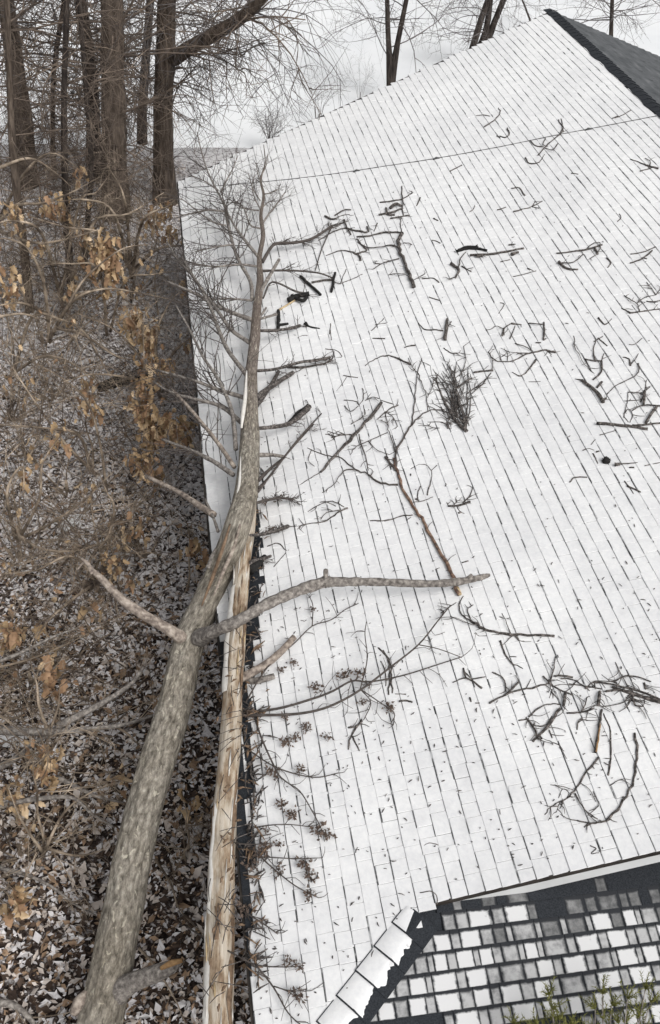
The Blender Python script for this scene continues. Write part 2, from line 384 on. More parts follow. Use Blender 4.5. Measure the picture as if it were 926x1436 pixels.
# ------------------------------------------------------------------ SETTING: ground, lake, far bank
GZ = 0.0
def ground():
    mb = MB()
    xs = np.concatenate([[-300, -120, -50, -25, -14], np.linspace(-9, 30, 40), [45, 90, 200, 300]])
    ys = np.concatenate([[-300, -100, -40, -12], np.linspace(-2, 26, 30)])
    v = []; nx = len(xs); ny = len(ys)
    for j, y in enumerate(ys):
        for i, x in enumerate(xs):
            z = 0.05 * noise.noise((x * 0.5, y * 0.5, 0)) if y < 25 else -0.02
            yy = y + (0.25 * noise.noise((x * 0.4, 3.1, 0)) if j == ny - 1 else 0)
            v.append((x, yy, z - 0.02))
    for i, x in enumerate(xs): v.append((x, 26.35 + 0.3 * noise.noise((x * 0.4, 3.1, 0)), -0.62))
    q = [(j * nx + i, j * nx + i + 1, (j + 1) * nx + i + 1, (j + 1) * nx + i) for j in range(ny) for i in range(nx - 1)]
    mb.add(v, q); o = mb.build('ground', 'ground'); o['kind'] = 'structure'
    mb = MB(); mb.add([(-900, 25.5, -0.5), (900, 25.5, -0.5), (900, 900, -0.5), (-900, 900, -0.5)], [(0, 1, 2, 3)])
    o = mb.build('frozen_lake', 'lake'); o['kind'] = 'structure'
    mb = MB(); xs = np.linspace(-200, 260, 120); v = []
    for x in xs:
        w = 0.9 * noise.noise((x * 0.25, 9, 0)) + 0.4 * noise.noise((x * 1.1, 2, 0))
        v += [(x, 44.2 + w, -0.55), (x, 45.3 + w, 0.3), (x, 60, 0.9)]
    q = [(3 * i + a, 3 * i + 3 + a, 3 * i + 4 + a, 3 * i + 1 + a) for i in range(len(xs) - 1) for a in (0, 1)]
    mb.add(v, q); o = mb.build('far_bank', 'litter_dark'); o['kind'] = 'structure'
ground()

def litter():
    mb = MB(); n = 118000; g = np.random.RandomState(3)
    # more leaves where the camera sees the ground close up
    y = -1.5 + 26.5 * g.rand(n) ** 1.15; x = -7.6 + 8.35 * g.rand(n) ** 0.72
    keep = (x > -4.0 - y * 0.14); x, y = x[keep], y[keep]; n = len(x)
    z = np.array([0.05 * noise.noise((a * 0.5, b * 0.5, 0)) for a, b in zip(x, y)])
    L = np.clip(g.lognormal(-3.42, .40, n), .012, .075); W = L * g.uniform(0.4, 0.75, n)
    a = g.uniform(0, 2 * math.pi, n); tx = g.normal(0, 0.42, n); ty = g.normal(0, 0.42, n)
    d = np.stack([np.cos(a), np.sin(a), tx], -1); d /= np.linalg.norm(d, axis=1)[:, None]
    s = np.stack([-np.sin(a), np.cos(a), ty], -1); s /= np.linalg.norm(s, axis=1)[:, None]
    c = np.stack([x, y, z + g.uniform(0.0, 0.05, n)], -1)
    f = (g.uniform(-0.2, 0.75, n) * W)[:, None] * np.array([0, 0, 1.0])
    tail = (g.uniform(-0.4, 0.5, n) * L)[:, None] * np.array([0, 0, 1.0])
    v = np.stack([c - d * L[:, None], c - s * W[:, None] + f, c + s * W[:, None] + f, c + d * L[:, None] * .5 + tail * .3, c + d * L[:, None] * 1.25 + tail], 1)
    q = np.array([[0, 1, 3, 2]]) ; b = np.arange(n)[:, None] * 5
    t = np.concatenate([b + np.array([[0, 1, 3]]), b + np.array([[0, 3, 2]]), b + np.array([[1, 4, 3]]), b + np.array([[3, 4, 2]])])
    pat = np.array([noise.noise((p * 0.9, r * 0.9, 4.0)) for p, r in zip(x, y)])
    u = g.rand(n) + pat * 0.22 + np.clip((y - 5) / 18, 0, .42) + 0.12 * (x > -0.3) * (y > 7)  # last term: paler leaf mix beside the eave, painted brightness against the house's shade
    mi = np.where(u < 0.30, 0, np.where(u < 0.48, 1, np.where(u < 0.74, 2, 3)))
    mb.add(v.reshape(-1, 3), None, t); mb.tm = [np.tile(mi, 4)]
    mb.build('leaf_litter', ['litter_dark', 'litter_mid', 'litter_pale', 'litter_snow'], smooth=False, kind='stuff')
litter()

# ------------------------------------------------------------------ HOUSE
EX = 0.143
U_EAVE, U_RIDGE = -1.51, 7.36
def P(u, y, n=0.0):                                # roof slope coordinates -> world
    return CAM - N * H0 + U * u + V * y + N * n
X_EAVE = P(U_EAVE, 0)[0]; X_RIDGE = P(U_RIDGE, 0)[0]; Z_EAVE = P(U_EAVE, 0)[2]; Z_RIDGE = P(U_RIDGE, 0)[2]
HIPA = np.array([1.849, 3.269]); HIPB = np.array([1.036, 2.564])
HK = (HIPA[1] - HIPB[1]) / (HIPA[0] - HIPB[0])
def hip_y(x): return HIPA[1] + (x - HIPA[0]) * HK
def y_near(x): return hip_y(x) if x < HIPA[0] else HIPA[1] + 0.03
def y_far(x): return 18.06 + 0.5 * (x - X_EAVE)
Y_CORNER = hip_y(X_EAVE)
house = thing('house', 'house with a snow covered shingle roof, white gable fascia and dark ridge', 'house', (X_RIDGE, 11, 0))

slope = MB()
us = [U_EAVE, (HIPA[0]) / math.cos(PHI) * 1.0, U_RIDGE]
u_hip = U_EAVE + (HIPA[0] - X_EAVE) / math.cos(PHI)
ring = [P(U_EAVE, Y_CORNER), P(u_hip, HIPA[1]), P(u_hip + .001, HIPA[1] + .03), P(U_RIDGE, HIPA[1] + .03), P(U_RIDGE, y_far(X_RIDGE)), P(U_EAVE, y_far(X_EAVE))]
top = [p - N * 0.004 for p in ring]; bot = [p - N * 0.05 for p in ring]
n6 = 6
slope.add(top + bot, [(i, (i + 1) % n6, n6 + (i + 1) % n6, n6 + i) for i in range(n6)] + [(0, 1, 4, 5), (1, 2, 3, 4), (6, 11, 10, 7), (7, 10, 9, 8)])
roof = slope.build('roof_slope', 'shingle', house, smooth=False)
roof['label'] = 'broad roof slope under snow'

def shingle_mesh(w, gap, side, hgt, seed, caps='snow', ulen=EX + 0.008, cut=1.0, thick=0.012):
    mb = MB(); g = random.Random(seed)
    t0, t1 = thick, 0.0035
    h = w / 2
    v = [(0, -h, -.003), (0, h, -.003), (ulen, h, -.003), (ulen, -h, -.003), (0, -h, t0), (0, h, t0), (ulen, h, t1), (ulen, -h, t1)]
    mb.add(v, [(4, 5, 1, 0)[::-1], (5, 6, 2, 1)[::-1], (7, 4, 0, 3)[::-1], (4, 7, 6, 5)[::-1]], m=0)
    if caps:
        e = 0.004; u0, u1 = gap, ulen * cut
        def tz(u): return t0 + (t1 - t0) * u / ulen
        j = [g.uniform(-.002, .002) for _ in range(8)]
        b = [(u0 + j[0], -h + side + j[4] * .5, tz(u0)), (u0 + j[1], h - side + j[5] * .5, tz(u0)), (u1, h - side, tz(u1)), (u1, -h + side, tz(u1))]
        c = [(u0 + e + j[2], -h + side + e, tz(u0) + hgt), (u0 + e + j[3], h - side - e, tz(u0) + hgt), (u1 - (e if cut < 1 else 0), h - side - e, tz(u1) + hgt), (u1 - (e if cut < 1 else 0), -h + side + e, tz(u1) + hgt)]
        mb.add(b + c, [(4, 7, 6, 5)[::-1], (0, 4, 5, 1)[::-1], (1, 5, 6, 2)[::-1], (2, 6, 7, 3)[::-1], (3, 7, 4, 0)[::-1]], m=1)
    return mb
WID = [0.11, 0.14, 0.17, 0.21, 0.26]
VAR = {}
for w in WID:
    for k in range(7):
        gap = [0.0, 0.0015, 0.003, 0.0052, 0.0085, 0.013, 0.004][k]
        VAR[(w, k)] = shingle_mesh(w, gap, [0.0, 0.0004, 0.0, 0.001, 0.0, 0.0015, 0.0002][k], [0.006, 0.0075, 0.0065, 0.005, 0.008, 0.006, 0.007][k], k + int(w * 100))
for w in WID:
    for k in range(5):
        VAR[(w, 10 + k)] = shingle_mesh(w, [.02, .042, .068, .095, .122][k], [.002, .0, .003, .004, .003][k], .006, 70 + k + int(w * 100))
BARE = {w: shingle_mesh(w, 0, 0, 0, 1, caps=None) for w in WID}
def mat_from(o, a, b, c):
    m = Matrix.Identity(4)
    for i in range(3):
        m[i][0] = a[i]; m[i][1] = b[i]; m[i][2] = c[i]; m[i][3] = o[i]
    return m
def in_frame(p, mar=10):
    c = R @ (np.asarray(p) - CAM)
    if c[2] <= 0: return False
    x, y = 463 + F * c[0] / c[2], 718 + F * c[1] / c[2]
    return -mar < x < 926 + mar and -mar < y < 1436 + mar
cells = []
g = random.Random(21)
ncourse = int((U_RIDGE - U_EAVE) / EX)
for i in range(ncourse):
    u = U_EAVE + i * EX
    x = P(u, 0)[0]; ya, yb = y_near(x + 0.06), y_far(x)
    y = ya
    bias = g.gauss(0, 0.5)
    kk = 3
    while y < yb - 0.02:
        w = g.choice(WID); w = min(w, yb - y)
        w = min(WID, key=lambda q: abs(q - w))
        if g.random() < 0.75:
            base = g.gauss(2.6 + bias * .6 + (1.7 if i < 9 else 0.9 if i < 15 else 0), 1.8)
            kk = max(0, min(6, int(round(base))))
        bare = False
        if i >= ncourse - 1: bare = g.random() < 0.1
        # the log scraped the eave courses clear of snow beside it
        scr = None                                     # the log and trunk scraped these courses beside them
        yc = y + w / 2
        ue = np.interp(yc, [2.6, 3.2, 4.1, 5.6, 6.6, 7.2, 7.9, 8.6, 9.4, 9.9], [-.4, .25, .75, 1.6, 2.9, 3.6, 4.2, 4.55, 4.8, 3.0]) + g.gauss(0, .22)
        lo_ = np.interp(yc, [6.4, 7.0, 7.8, 9.0], [0, 1.2, 2.6, 3.4])
        if i >= lo_ - .3 and yc < 9.9 and ue > i:
            fr = ue - i
            if fr > .93: bare = g.random() < .85; scr = 4
            else: scr = min(4, int(fr * 5.2))
        cells.append((P(u, y + w / 2, g.choice([0, 0.0012, -0.001, 0.002])), w, None if bare else (kk if scr is None else 10 + scr)))
        y += w
cells.sort(key=lambda c: (not in_frame(c[0], 0), np.linalg.norm(c[0] - CAM)))
def mesh_share(cache, key, mb, name, mats):
    if key not in cache: cache[key] = mb.mesh(name, mats, smooth=False)
    return cache[key]
MESH = {}
def place_piece(name, me, o, a, b, c, parent):
    ob = bpy.data.objects.new(name, me); col.objects.link(ob); ob.parent = parent
    ob.matrix_parent_inverse = world_of(parent).inverted(); ob.matrix_basis = mat_from(o, a, b, c)
    return ob
big = MB()
for idx, (o, w, k) in enumerate(cells):
    src = BARE[w] if k is None else VAR[(w, k)]
    if idx < 200:
        me = mesh_share(MESH, (w, k), src, 'shingle', ['shingle' if (k is None or k >= 10) else 'dusted', 'snow'])
        place_piece('shingle', me, o, U, V, N, roof)
    else:
        A = np.stack([U, V, N])
        for vv, qq, qm in zip(src.v, src.q, src.qm):
            pass
        n0 = big.n
        vall = np.vstack(src.v) @ A + o
        qm_ = np.concatenate(src.qm); big.add(vall, np.vstack(src.q), qm=np.where(qm_ == 0, 2, qm_) if (k is None or k >= 10) else qm_)
o = big.build('shingle_field', ['dusted', 'snow', 'shingle'], roof, smooth=False, kind='stuff')

# far slope beyond the ridge, bare of snow
U2 = np.array([math.cos(PHI), 0, -math.sin(PHI)]); N2 = np.array([math.sin(PHI), 0, math.cos(PHI)])
RID = P(U_RIDGE, 0)
def Q(s, y, n=0.0): return RID + U2 * s + V * y + N2 * n
LEN2 = U_RIDGE - U_EAVE
fb = MB()
ya, yb = HIPA[1] + .03, y_far(X_RIDGE)
rg = [Q(0, ya), Q(LEN2, ya), Q(LEN2, yb - 0.5 * LEN2 * math.cos(PHI)), Q(0, yb)]
fb.add([p - N2 * .004 for p in rg] + [p - N2 * .05 for p in rg], [(0, 1, 2, 3), (7, 6, 5, 4), (0, 4, 5, 1), (1, 5, 6, 2), (2, 6, 7, 3), (3, 7, 4, 0)])
far = fb.build('far_roof_slope', 'far_shingle', house, smooth=False); far['label'] = 'dark snow free roof slope beyond the ridge'
fs = MB(); g = random.Random(4)
for i in range(int(LEN2 / EX)):
    s = i * EX + 0.05; ye = yb - 0.5 * s * math.cos(PHI); y = ya
    if s > 4.5: step = 0.6
    else: step = 0.33
    while y < ye - .05:
        w = min(step * g.uniform(.7, 1.1), ye - y); h = g.choice([0.006, 0.009, 0.012])
        a, b, c, d = Q(s, y + .002, .001), Q(s, y + w - .002, .001), Q(s + EX + .004, y + w - .002, .001), Q(s + EX + .004, y + .002, .001)
        up = N2 * h
        fs.add([a, b, c, d, a + N2 * .002, b + N2 * .002, c + up, d + up], [(4, 7, 6, 5), (7, 3, 2, 6), (4, 0, 3, 7), (5, 6, 2, 1)])
        y += w
fs.build('shingle_field', 'far_shingle', far, smooth=False, kind='stuff')
# ridge caps: folded dark pieces
rc = MB(); g = random.Random(8); y = ya
while y < yb - .05:
    l = 0.2; h = 0.014 + g.uniform(0, .004); h2 = 0.026
    a = [P(U_RIDGE - .14 + .05 * noise.noise((y * 2.2, 0, 0)), y, .018), RID + V * y + np.array([0, 0, h2]), Q(.16, y, .01)]
    b = [P(U_RIDGE - .14 + .05 * noise.noise((y * 2.2 + l * 2.2, 0, 0)), y + l, .018), RID + V * (y + l) + np.array([0, 0, h2 - .012]), Q(.16, y + l, .004)]
    tp = [p + np.array([0, 0, h]) for p in a] + [p + np.array([0, 0, h * .5]) for p in b]
    rc.add(a + b + tp, [(6, 7, 10, 9)[::-1], (7, 8, 11, 10)[::-1], (0, 1, 7, 6), (1, 2, 8, 7), (3, 4, 10, 9)[::-1], (0, 6, 9, 3), (2, 5, 11, 8)])
    y += l * .98
rc.build('ridge_cap', 'shingle', house, smooth=False)

# hip skirt in front of the gable
TS = (Z_EAVE + (HIPA[0] - X_EAVE) * math.tan(PHI) - Z_EAVE) / (HIPA[1] - Y_CORNER)
TH = math.atan(TS); US = np.array([0, math.cos(TH), math.sin(TH)]); VS = np.array([-1.0, 0, 0]); NS = np.array([0, -math.sin(TH), math.cos(TH)])
S0 = np.array([0, Y_CORNER, Z_EAVE])
def S(s, x, n=0.0): return S0 + US * s + np.array([x, 0, 0]) + NS * (n - .035)
Y_WALL = HIPA[1] + 0.42
LS = (Y_WALL - Y_CORNER) / math.cos(TH)
XE2 = 2 * X_RIDGE - X_EAVE
sk = MB()
xh = lambda s: X_EAVE + s * math.cos(TH) / HK
rg = [S(0, X_EAVE), S(0, XE2), S(LS, XE2 - (xh(LS) - X_EAVE)), S(LS, xh(LS))]
sk.add([p - NS * .004 for p in rg] + [p - NS * .05 for p in rg], [(0, 1, 2, 3), (7, 6, 5, 4), (0, 4, 5, 1), (1, 5, 6, 2), (2, 6, 7, 3), (3, 7, 4, 0)])
skirt = sk.build('hip_skirt', 'shingle', house, smooth=False); skirt['label'] = 'lower roof skirt under the gable with patchy snow on dark tabs'
SKV = {}
def skirt_mesh(w, kind, seed):
    key = (w, kind, seed)
    if key in SKV: return SKV[key]
    th = 0.016 if kind in ('tooth', 'half', 'bare') else 0.008
    if kind == 'bare': mb = shingle_mesh(w, 0, 0, 0, seed, caps=None, thick=th)
    else: mb = shingle_mesh(w, 0.002, 0.0015, {'tooth': .007, 'half': .005, 'low': .004}[kind], seed, cut=1.0, thick=th)
    cap = {'tooth': 'tab_snow', 'half': 'tab_half', 'low': 'tab_half', 'bare': 'snow'}[kind]
    SKV[key] = mb.mesh('shingle', ['shingle', cap], smooth=False); return SKV[key]
def skirt_thin(w, seed):
    key = (w, 'thin', seed)
    if key not in SKV:
        mb = shingle_mesh(w, 0.004, 0.002, 0.002, seed, cut=1.0, thick=0.010)
        SKV[key] = mb.mesh('shingle', ['shingle', 'tab_thin'], smooth=False)
    return SKV[key]
g = random.Random(31)
TW = [0.06, 0.09, 0.13, 0.17, 0.21]
nrow = int(LS / EX)
rest = MB(); nsk = 0
for i in range(nrow):
    s = i * EX
    x = xh(s + EX * .6) + 0.02; xe = 11.0; kind_prev = ''
    while x < xe:
        tooth_ = kind_prev not in ('tooth', 'bare2'); w = g.choice([.11, .14, .17, .20]) if tooth_ else g.choice([.05, .08, .11])
        d = (Y_CORNER + s * math.cos(TH)) - (HIPA[1] - 0.10)              # how far up under the overhang
        d -= max(0, (0.9 - (x - HIPA[0]))) * 0.18
        sheltered = d > -0.11
        if sheltered:
            p = (d + 0.11) / 0.16
            kind = 'bare' if g.random() < min(1, p * .7 + .05) else 'thin'
        else:
            kind = ('tooth' if g.random() < .82 else 'half') if tooth_ else g.choice(['half', 'low'])
            if d > -0.34 and g.random() < 0.45: kind = g.choice(['thin', 'half'])
        kind_prev = 'tooth' if tooth_ else 'low'
        seed = g.randint(0, 3)
        me = skirt_thin(w, seed) if kind == 'thin' else skirt_mesh(w, kind, seed)
        org = S(s, x + w / 2, 0.0)
        if org[0] < HIPA[0] + .12 and org[1] > HIPA[1] - .22: x += w; continue
        if in_frame(org, 14):
            place_piece('shingle', me, org, US, VS, NS, skirt); nsk += 1
        x += w
# hip caps with snow on their left wing
hipdir = unit(np.array([HIPA[0] - HIPB[0], HIPA[1] - HIPB[1], (HIPA[0] - HIPB[0]) * math.tan(PHI)]))
p0 = np.array([X_EAVE, Y_CORNER, Z_EAVE]); hl = np.linalg.norm(HIPA - np.array([X_EAVE, Y_CORNER])) / math.hypot(hipdir[0], hipdir[1])
left = unit(np.cross(N, hipdir)); right = unit(np.cross(hipdir, NS))
ncap = int(hl / 0.235); g = random.Random(3)
for i in range(ncap):
    o = p0 + hipdir * (i * 0.235 + 0.06)
    l = 0.25 if i < ncap - 1 else 0.2; WL, WR = 0.165, 0.155
    hl_, hh = 0.013, 0.006
    def cp(a, s, n):                                # a along hip, s<0 left wing, s>0 right wing
        base = o + hipdir * a
        if s <= 0: return base + left * (-s) + N * n
        return base + right * s + NS * n
    mb = MB()
    rows = [-WL, -0.004, 0.004, WR]
    v = [cp(0, s, .012) for s in rows] + [cp(l, s, .006) for s in rows] + [cp(0, s, .012 + hl_) for s in rows] + [cp(l, s, .006 + hh) for s in rows]
    q = []
    for a in range(3): q += [(8 + a, 12 + a, 13 + a, 9 + a), (a, 8 + a, 9 + a, a + 1)]
    q += [(0, 4, 12, 8), (3, 11, 15, 7)]
    mb.add(v, q)
    mb.build('cap_shingle', 'shingle', house, smooth=False)
    if i == ncap - 1: mb2_extent = 0.35
    # snow pad: whole left wing, ragged edge on the right wing
    sp = MB(); nseg = 18
    A = np.linspace(0.012, l - .012, nseg)
    L0 = [-WL + .008] * nseg
    Rg = [WR * (0.20 + 0.24 * (noise.noise((i * 3.7, a * 11, 0)) + .6 * noise.noise((i * 5.1, a * 37, 3))) + 0.30 * (1 - a / l)) for a in A]
    if i == ncap - 1: Rg = [-0.02 - 0.06 * (a / l) for a in A]
    cs = []
    for a, r_ in zip(A, Rg):
        ss = np.array([-WL + .008, -WL + .02, -WL * .5, -.004, r_ * .55, r_ - .012, r_]) if r_ > 0 else np.linspace(-WL + .008, r_, 7)
        hs_ = [0, .006, .008, .008, .006, .004, 0]
        fac = a / l
        for s_, h_ in zip(ss, hs_):
            en = 0 if a in (A[0], A[-1]) else h_
            cs.append(cp(a, s_, .012 + hl_ + (.006 + hh - .012 - hl_) * fac + max(en, 0.0) + .0006))
    q = [(r_ * 7 + c, r_ * 7 + c + 1, r_ * 7 + c + 8, r_ * 7 + c + 7)[::-1] for r_ in range(nseg - 1) for c in range(6)]
    sp.add(cs, q); so_ = sp.build('cap_snow', 'snow', house)

# rake board, drip edge, gable wall, walls, gutter
rk = MB(); YF = HIPA[1] + 0.03
def rake_run(mb, y0, y1, n0, n1, u0, u1, m=0):
    a = [P(u0, y0, n0), P(u1, y0, n0), P(u1, y1, n0), P(u0, y1, n0)]; b = [P(u0, y0, n1), P(u1, y0, n1), P(u1, y1, n1), P(u0, y1, n1)]
    mb.add(b + a, [(0, 3, 2, 1), (4, 5, 6, 7), (0, 1, 5, 4), (1, 2, 6, 5), (2, 3, 7, 6), (3, 0, 4, 7)], m=m)
rake_run(rk, YF + .012, YF + .04, -.225, -.028, u_hip + .02, U_RIDGE - .1)
rk.build('fascia_board', 'white_paint', house, smooth=False)
rk = MB(); rake_run(rk, YF - .012, YF + .010, -.026, .010, u_hip + .03, U_RIDGE - .1); rk.build('drip_edge', 'gutter', house, smooth=False)
wl = MB()
wl.add([(HIPA[0] - .6, Y_WALL, Z_EAVE - .1), (XE2 - 1.0, Y_WALL, Z_EAVE - .1), (X_RIDGE, Y_WALL, Z_RIDGE - .06), (HIPA[0] + .2, Y_WALL, roof_z(HIPA[0] + .2) - .06)], [(0, 1, 2, 3)])
wl.build('gable_wall', 'siding', house, smooth=False)
wl = MB(); x0, x1, y0, y1 = X_EAVE + .45, XE2 - .45, Y_CORNER + .45, 17.6
zt = Z_EAVE + .05
wl.add([(x0, y0, -.1), (x1, y0, -.1), (x1, y1, -.1), (x0, y1, -.1), (x0, y0, zt), (x1, y0, zt), (x1, y1, zt), (x0, y1, zt)], [(0, 1, 5, 4), (1, 2, 6, 5), (2, 3, 7, 6), (3, 0, 4, 7)])
wl.add([(x0, y1 - .001, zt), (x1, y1 - .001, zt), (X_RIDGE, y1 - .001, Z_RIDGE - .1)], None, [(0, 2, 1)])
wl.build('wall', 'siding', house, smooth=False)
gt = MB(); gy0, gy1 = Y_CORNER, y_far(X_EAVE)
gt.box((X_EAVE - .012, (gy0 + gy1) / 2, Z_EAVE - .035), (.012, (gy1 - gy0) / 2, .03))
gt.build('gutter', 'gutter', house, smooth=False)
de = MB(); a, b = P(U_EAVE, y_far(X_EAVE), 0), P(U_RIDGE, y_far(X_RIDGE), 0)
de.tube([a, b], .012, 4); de.build('far_drip_edge', 'gutter', house, smooth=False)

# cable lying across the snow
cb = MB(); pts = [on_roof(x, y, .018) for x, y in ((258, 263), (300, 261), (380, 254), (463, 244.5), (540, 233), (612, 222), (700, 206), (770, 191.5), (825, 181), (880, 170.5), (921, 162.5))]
cpts = smooth_line(pts, n=5); cable = thing('roof_cable', 'thin dark cable lying across the snowy roof from eave to ridge', 'cable', cpts[0])
cb.tube(cpts, .0085, 5); cb.build('wire', 'cable', cable)
for x, y in ((612, 222), (825, 181), (500, 239.5)):
    p = on_roof(x, y, .02); c = MB(); c.tube([p - V * .02 - U * .06, p, p + U * .06 - V * .02], [.012, .028, .012], 6); c.build('clip', 'cable', cable)

# ------------------------------------------------------------------ strokes on the roof
RG = {'A': (340, 240, 3.087), 'B': (620, 120, 3.026), 'C': (420, 460, 3.56), 'D': (660, 420, 3.482), 'E': (400, 680, 3.087),
      'F': (660, 880, 3.482), 'G': (330, 860, 3.43), 'S': (230, 180, 3.56), 'Q': (0, 360, 2.0), 'T': (240, 560, 4.225), 'W': (463, 720, 2.0), 'K': (260, 1080, 4.03), 'J': (380, 1030, 5.14), 'X': (0, 0, 1.0)}
def stroke(reg, pts, r0, r1, off0=0.0, off1=0.0, arch=0.0, n=4):
    """photo stroke laid on the roof slope; returns world points and radii in metres"""
    ox, oy, s = RG[reg]; w = []; k = len(pts)
    for i, q in enumerate(pts):
        t = i / (k - 1); r = (r0 + (r1 - r0) * t) / s
        p = on_roof(ox + q[0] / s, oy + q[1] / s, 0.0); rm = px2m(r, p)
        of = (off0 + (off1 - off0) * t) + rm * 0.9 + 0.012 + arch * math.sin(math.pi * t)
        w.append(on_roof(ox + q[0] / s, oy + q[1] / s, of))
    line = smooth_line(w, n=n)
    jg = random.Random(int(pts[0][0] * 13 + pts[-1][1] * 7)); L_ = np.linalg.norm(np.diff(line, axis=0), axis=1).sum()
    for i in range(1, len(line) - 1):
        line[i] = line[i] + np.cross(N, unit(line[i + 1] - line[i - 1])) * jg.gauss(0, min(.008, L_ * .007)) 
    rr = lerp_r(len(line), px2m(r0 / s, w[0]), px2m(r1 / s, w[-1]))
    return line, np.maximum(rr * .82, 0.0026)
def knobby(rr, seed, amt=0.16):
    g = random.Random(seed); return rr * np.array([1 + g.uniform(-amt, amt) for _ in rr])
dn = [0]
def debris(label, cat, reg, strokes, mat='stick', group='broken branches and twigs scattered on the snowy roof', sprigs=0, name=None, mats=None, sub=0.10):
    """one broken branch: first stroke is its stem, the others its twigs"""
    dn[0] += 1; sd_ = dn[0]; g = random.Random(sd_ * 7)
    lines = []
    for i, st in enumerate(strokes):
        pts, r0, r1 = st[:3]; kw = st[3] if len(st) > 3 else {}
        if i and 'arch' not in kw: kw = dict(kw, arch=g.uniform(0.0, 0.03))
        ln, rr = stroke(reg, pts, r0, r1, **kw)
        lines.append((ln, knobby(rr, sd_ * 31 + i)))
    nm = name or ('branch' if len(strokes) > 2 else 'twig')
    if len(lines) == 1 and not sprigs:
        mb = MB(); ln, rr = lines[0]; mb.tube(ln, rr, 7 if rr[0] > .02 else 5, rough=.12, seed=sd_)
        return tag(mb.build(nm, mat), label, cat, group)
    root = thing(nm, label, cat, lines[0][0][0] - N * .01, group)
    for i, (ln, rr) in enumerate(lines):
        mb = MB(); mb.tube(ln, rr, 8 if rr[0] > .02 else 5, rough=.12, seed=sd_ + i)
        mm = mats.get(i, mat) if mats else mat
        mb.build('stem' if i == 0 else 'twig', mm, root)
    if sprigs:
        mb = MB()
        for _ in range(sprigs):
            ln, rr = g.choice(lines); i = g.randrange(1, len(ln)); d = unit(ln[i] - ln[i - 1])
            side = unit(np.cross(N, d)) * g.choice([-1, 1])
            q = ln[i]; dd = unit(d * .6 + side * g.uniform(.4, 1) + N * g.uniform(-.05, .25)); L = sub * g.uniform(.5, 1.6)
            pts = [q, q + dd * L * .5, q + unit(dd + side * g.uniform(-.4, .5)) * L]
            pts = [p_ if above(p_) > .012 else p_ + N * (.012 - above(p_)) for p_ in pts]
            mb.tube(smooth_line(pts, n=3), np.linspace(.005, .0025, 7), 4, cap=False)
        mb.build('sprigs', mat, root, kind='stuff')
    return root

D = debris
B_ = 'branch'; T_ = 'twig'; S_ = 'stick'
D('tangle of short broken twigs high on the roof below the cable, left of centre', 'twig pile', 'A', [([(640,205),(680,198),(725,190)],5,4), ([(590,188),(640,180),(695,160)],6,5), ([(595,135),(640,130),(690,122)],4,4), ([(690,65),(694,130),(698,192)],3,3), ([(690,122),(722,104),(736,90),(722,85)],3,2), ([(640,160),(665,142),(690,150)],8,6), ([(622,160),(630,185),(660,190)],6,5)], sprigs=14, name='twig_tangle')
D('small sliver of bark right of the twig tangle under the cable', 'bark sliver', 'A', [([(770,115),(762,135),(755,150)],4,3)])
D('crooked thick stick with knobbed lower end, upper end forking left into long thin twigs', B_, 'A', [([(742,500),(725,450),(705,405),(680,340),(676,300),(692,268)],10,8), ([(692,266),(650,264),(610,266),(550,280),(495,284)],5,4), ([(672,330),(640,320),(600,328),(540,330),(500,308)],4,3), ([(680,378),(640,388),(600,402),(565,425)],3,2.5), ([(600,402),(575,398),(580,388)],3,2), ([(692,268),(684,235),(688,200)],2.5,2), ([(700,310),(722,312),(735,318)],3,2), ([(630,450),(660,444),(700,446),(730,462)],2,2), ([(745,470),(790,445)],2,2)], sprigs=26)
D('forked twig with thick lower prong, left of the crooked knobbed stick', B_, 'A', [([(512,385),(505,368),(490,356),(430,343),(362,366)],6,2.5), ([(495,358),(538,342),(516,318),(496,292)],5,3)], sprigs=8)
D('twiggy strip leading from the fallen treetop to the crooked stick', B_, 'A', [([(540,265),(495,258),(445,248),(395,262),(330,300)],5,3), ([(440,210),(452,240),(470,275)],5,4), ([(540,240),(548,262)],5,4), ([(585,225),(570,262)],3,2)], sprigs=14)
D('short dark stub with a forked tip just beyond the fallen treetop', T_, 'A', [([(358,194),(385,207),(410,205)],6,5), ([(400,192),(440,168),(472,167)],4,3), ([(410,200),(440,190),(465,188)],3,2)], sprigs=3)
D('small chip of bark on open snow above the bark slab, high centre', 'bark chip', 'A', [([(828,204),(848,214)],4,3)])
D('thin twig lying level, left above the curled bark slab', T_, 'A', [([(820,299),(840,303),(857,312)],3,2.5)])
D('bent twig right of the knobbed stick lower end', T_, 'A', [([(778,466),(825,463),(852,481)],3.5,3)])
D('thin straight twig below the bent twig, mid roof', T_, 'A', [([(808,545),(832,553),(857,560)],3.5,2.5)])
D('faint crossed scraps of twig right of the fallen spine, mid roof', T_, 'A', [([(558,692),(590,662),(615,635)],2.5,2), ([(575,665),(630,656)],2.5,2)])
D('short level twig below the faint crossed scraps', T_, 'A', [([(566,723),(618,724)],3,2.5)])
D('stubby upright stick with a thin twig reaching left, centre of roof', S_, 'A', [([(887,640),(884,680),(878,728)],8,9), ([(870,690),(830,686),(790,686),(762,656)],4,2.5), ([(905,650),(890,675)],3,2)], sprigs=5)
D('dark straight stick leaning down right beside the fallen spine', S_, 'A', [([(252,455),(296,497),(338,535)],8,8)], mat='black_bark')
D('short black upright stick right of the leaning stick by the fallen spine', S_, 'A', [([(402,440),(395,480),(386,522)],8,7)], mat='black_bark')
D('level dark stick joining the two black sticks by the fallen spine', S_, 'A', [([(300,482),(345,474),(390,470)],6,6)])
D('jagged black lump of bark beside the fallen spine', 'bark', 'A', [([(200,560),(235,542),(290,530)],14,12), ([(215,540),(260,560),(280,545)],10,9)], mat='black_bark', name='bark_lump')
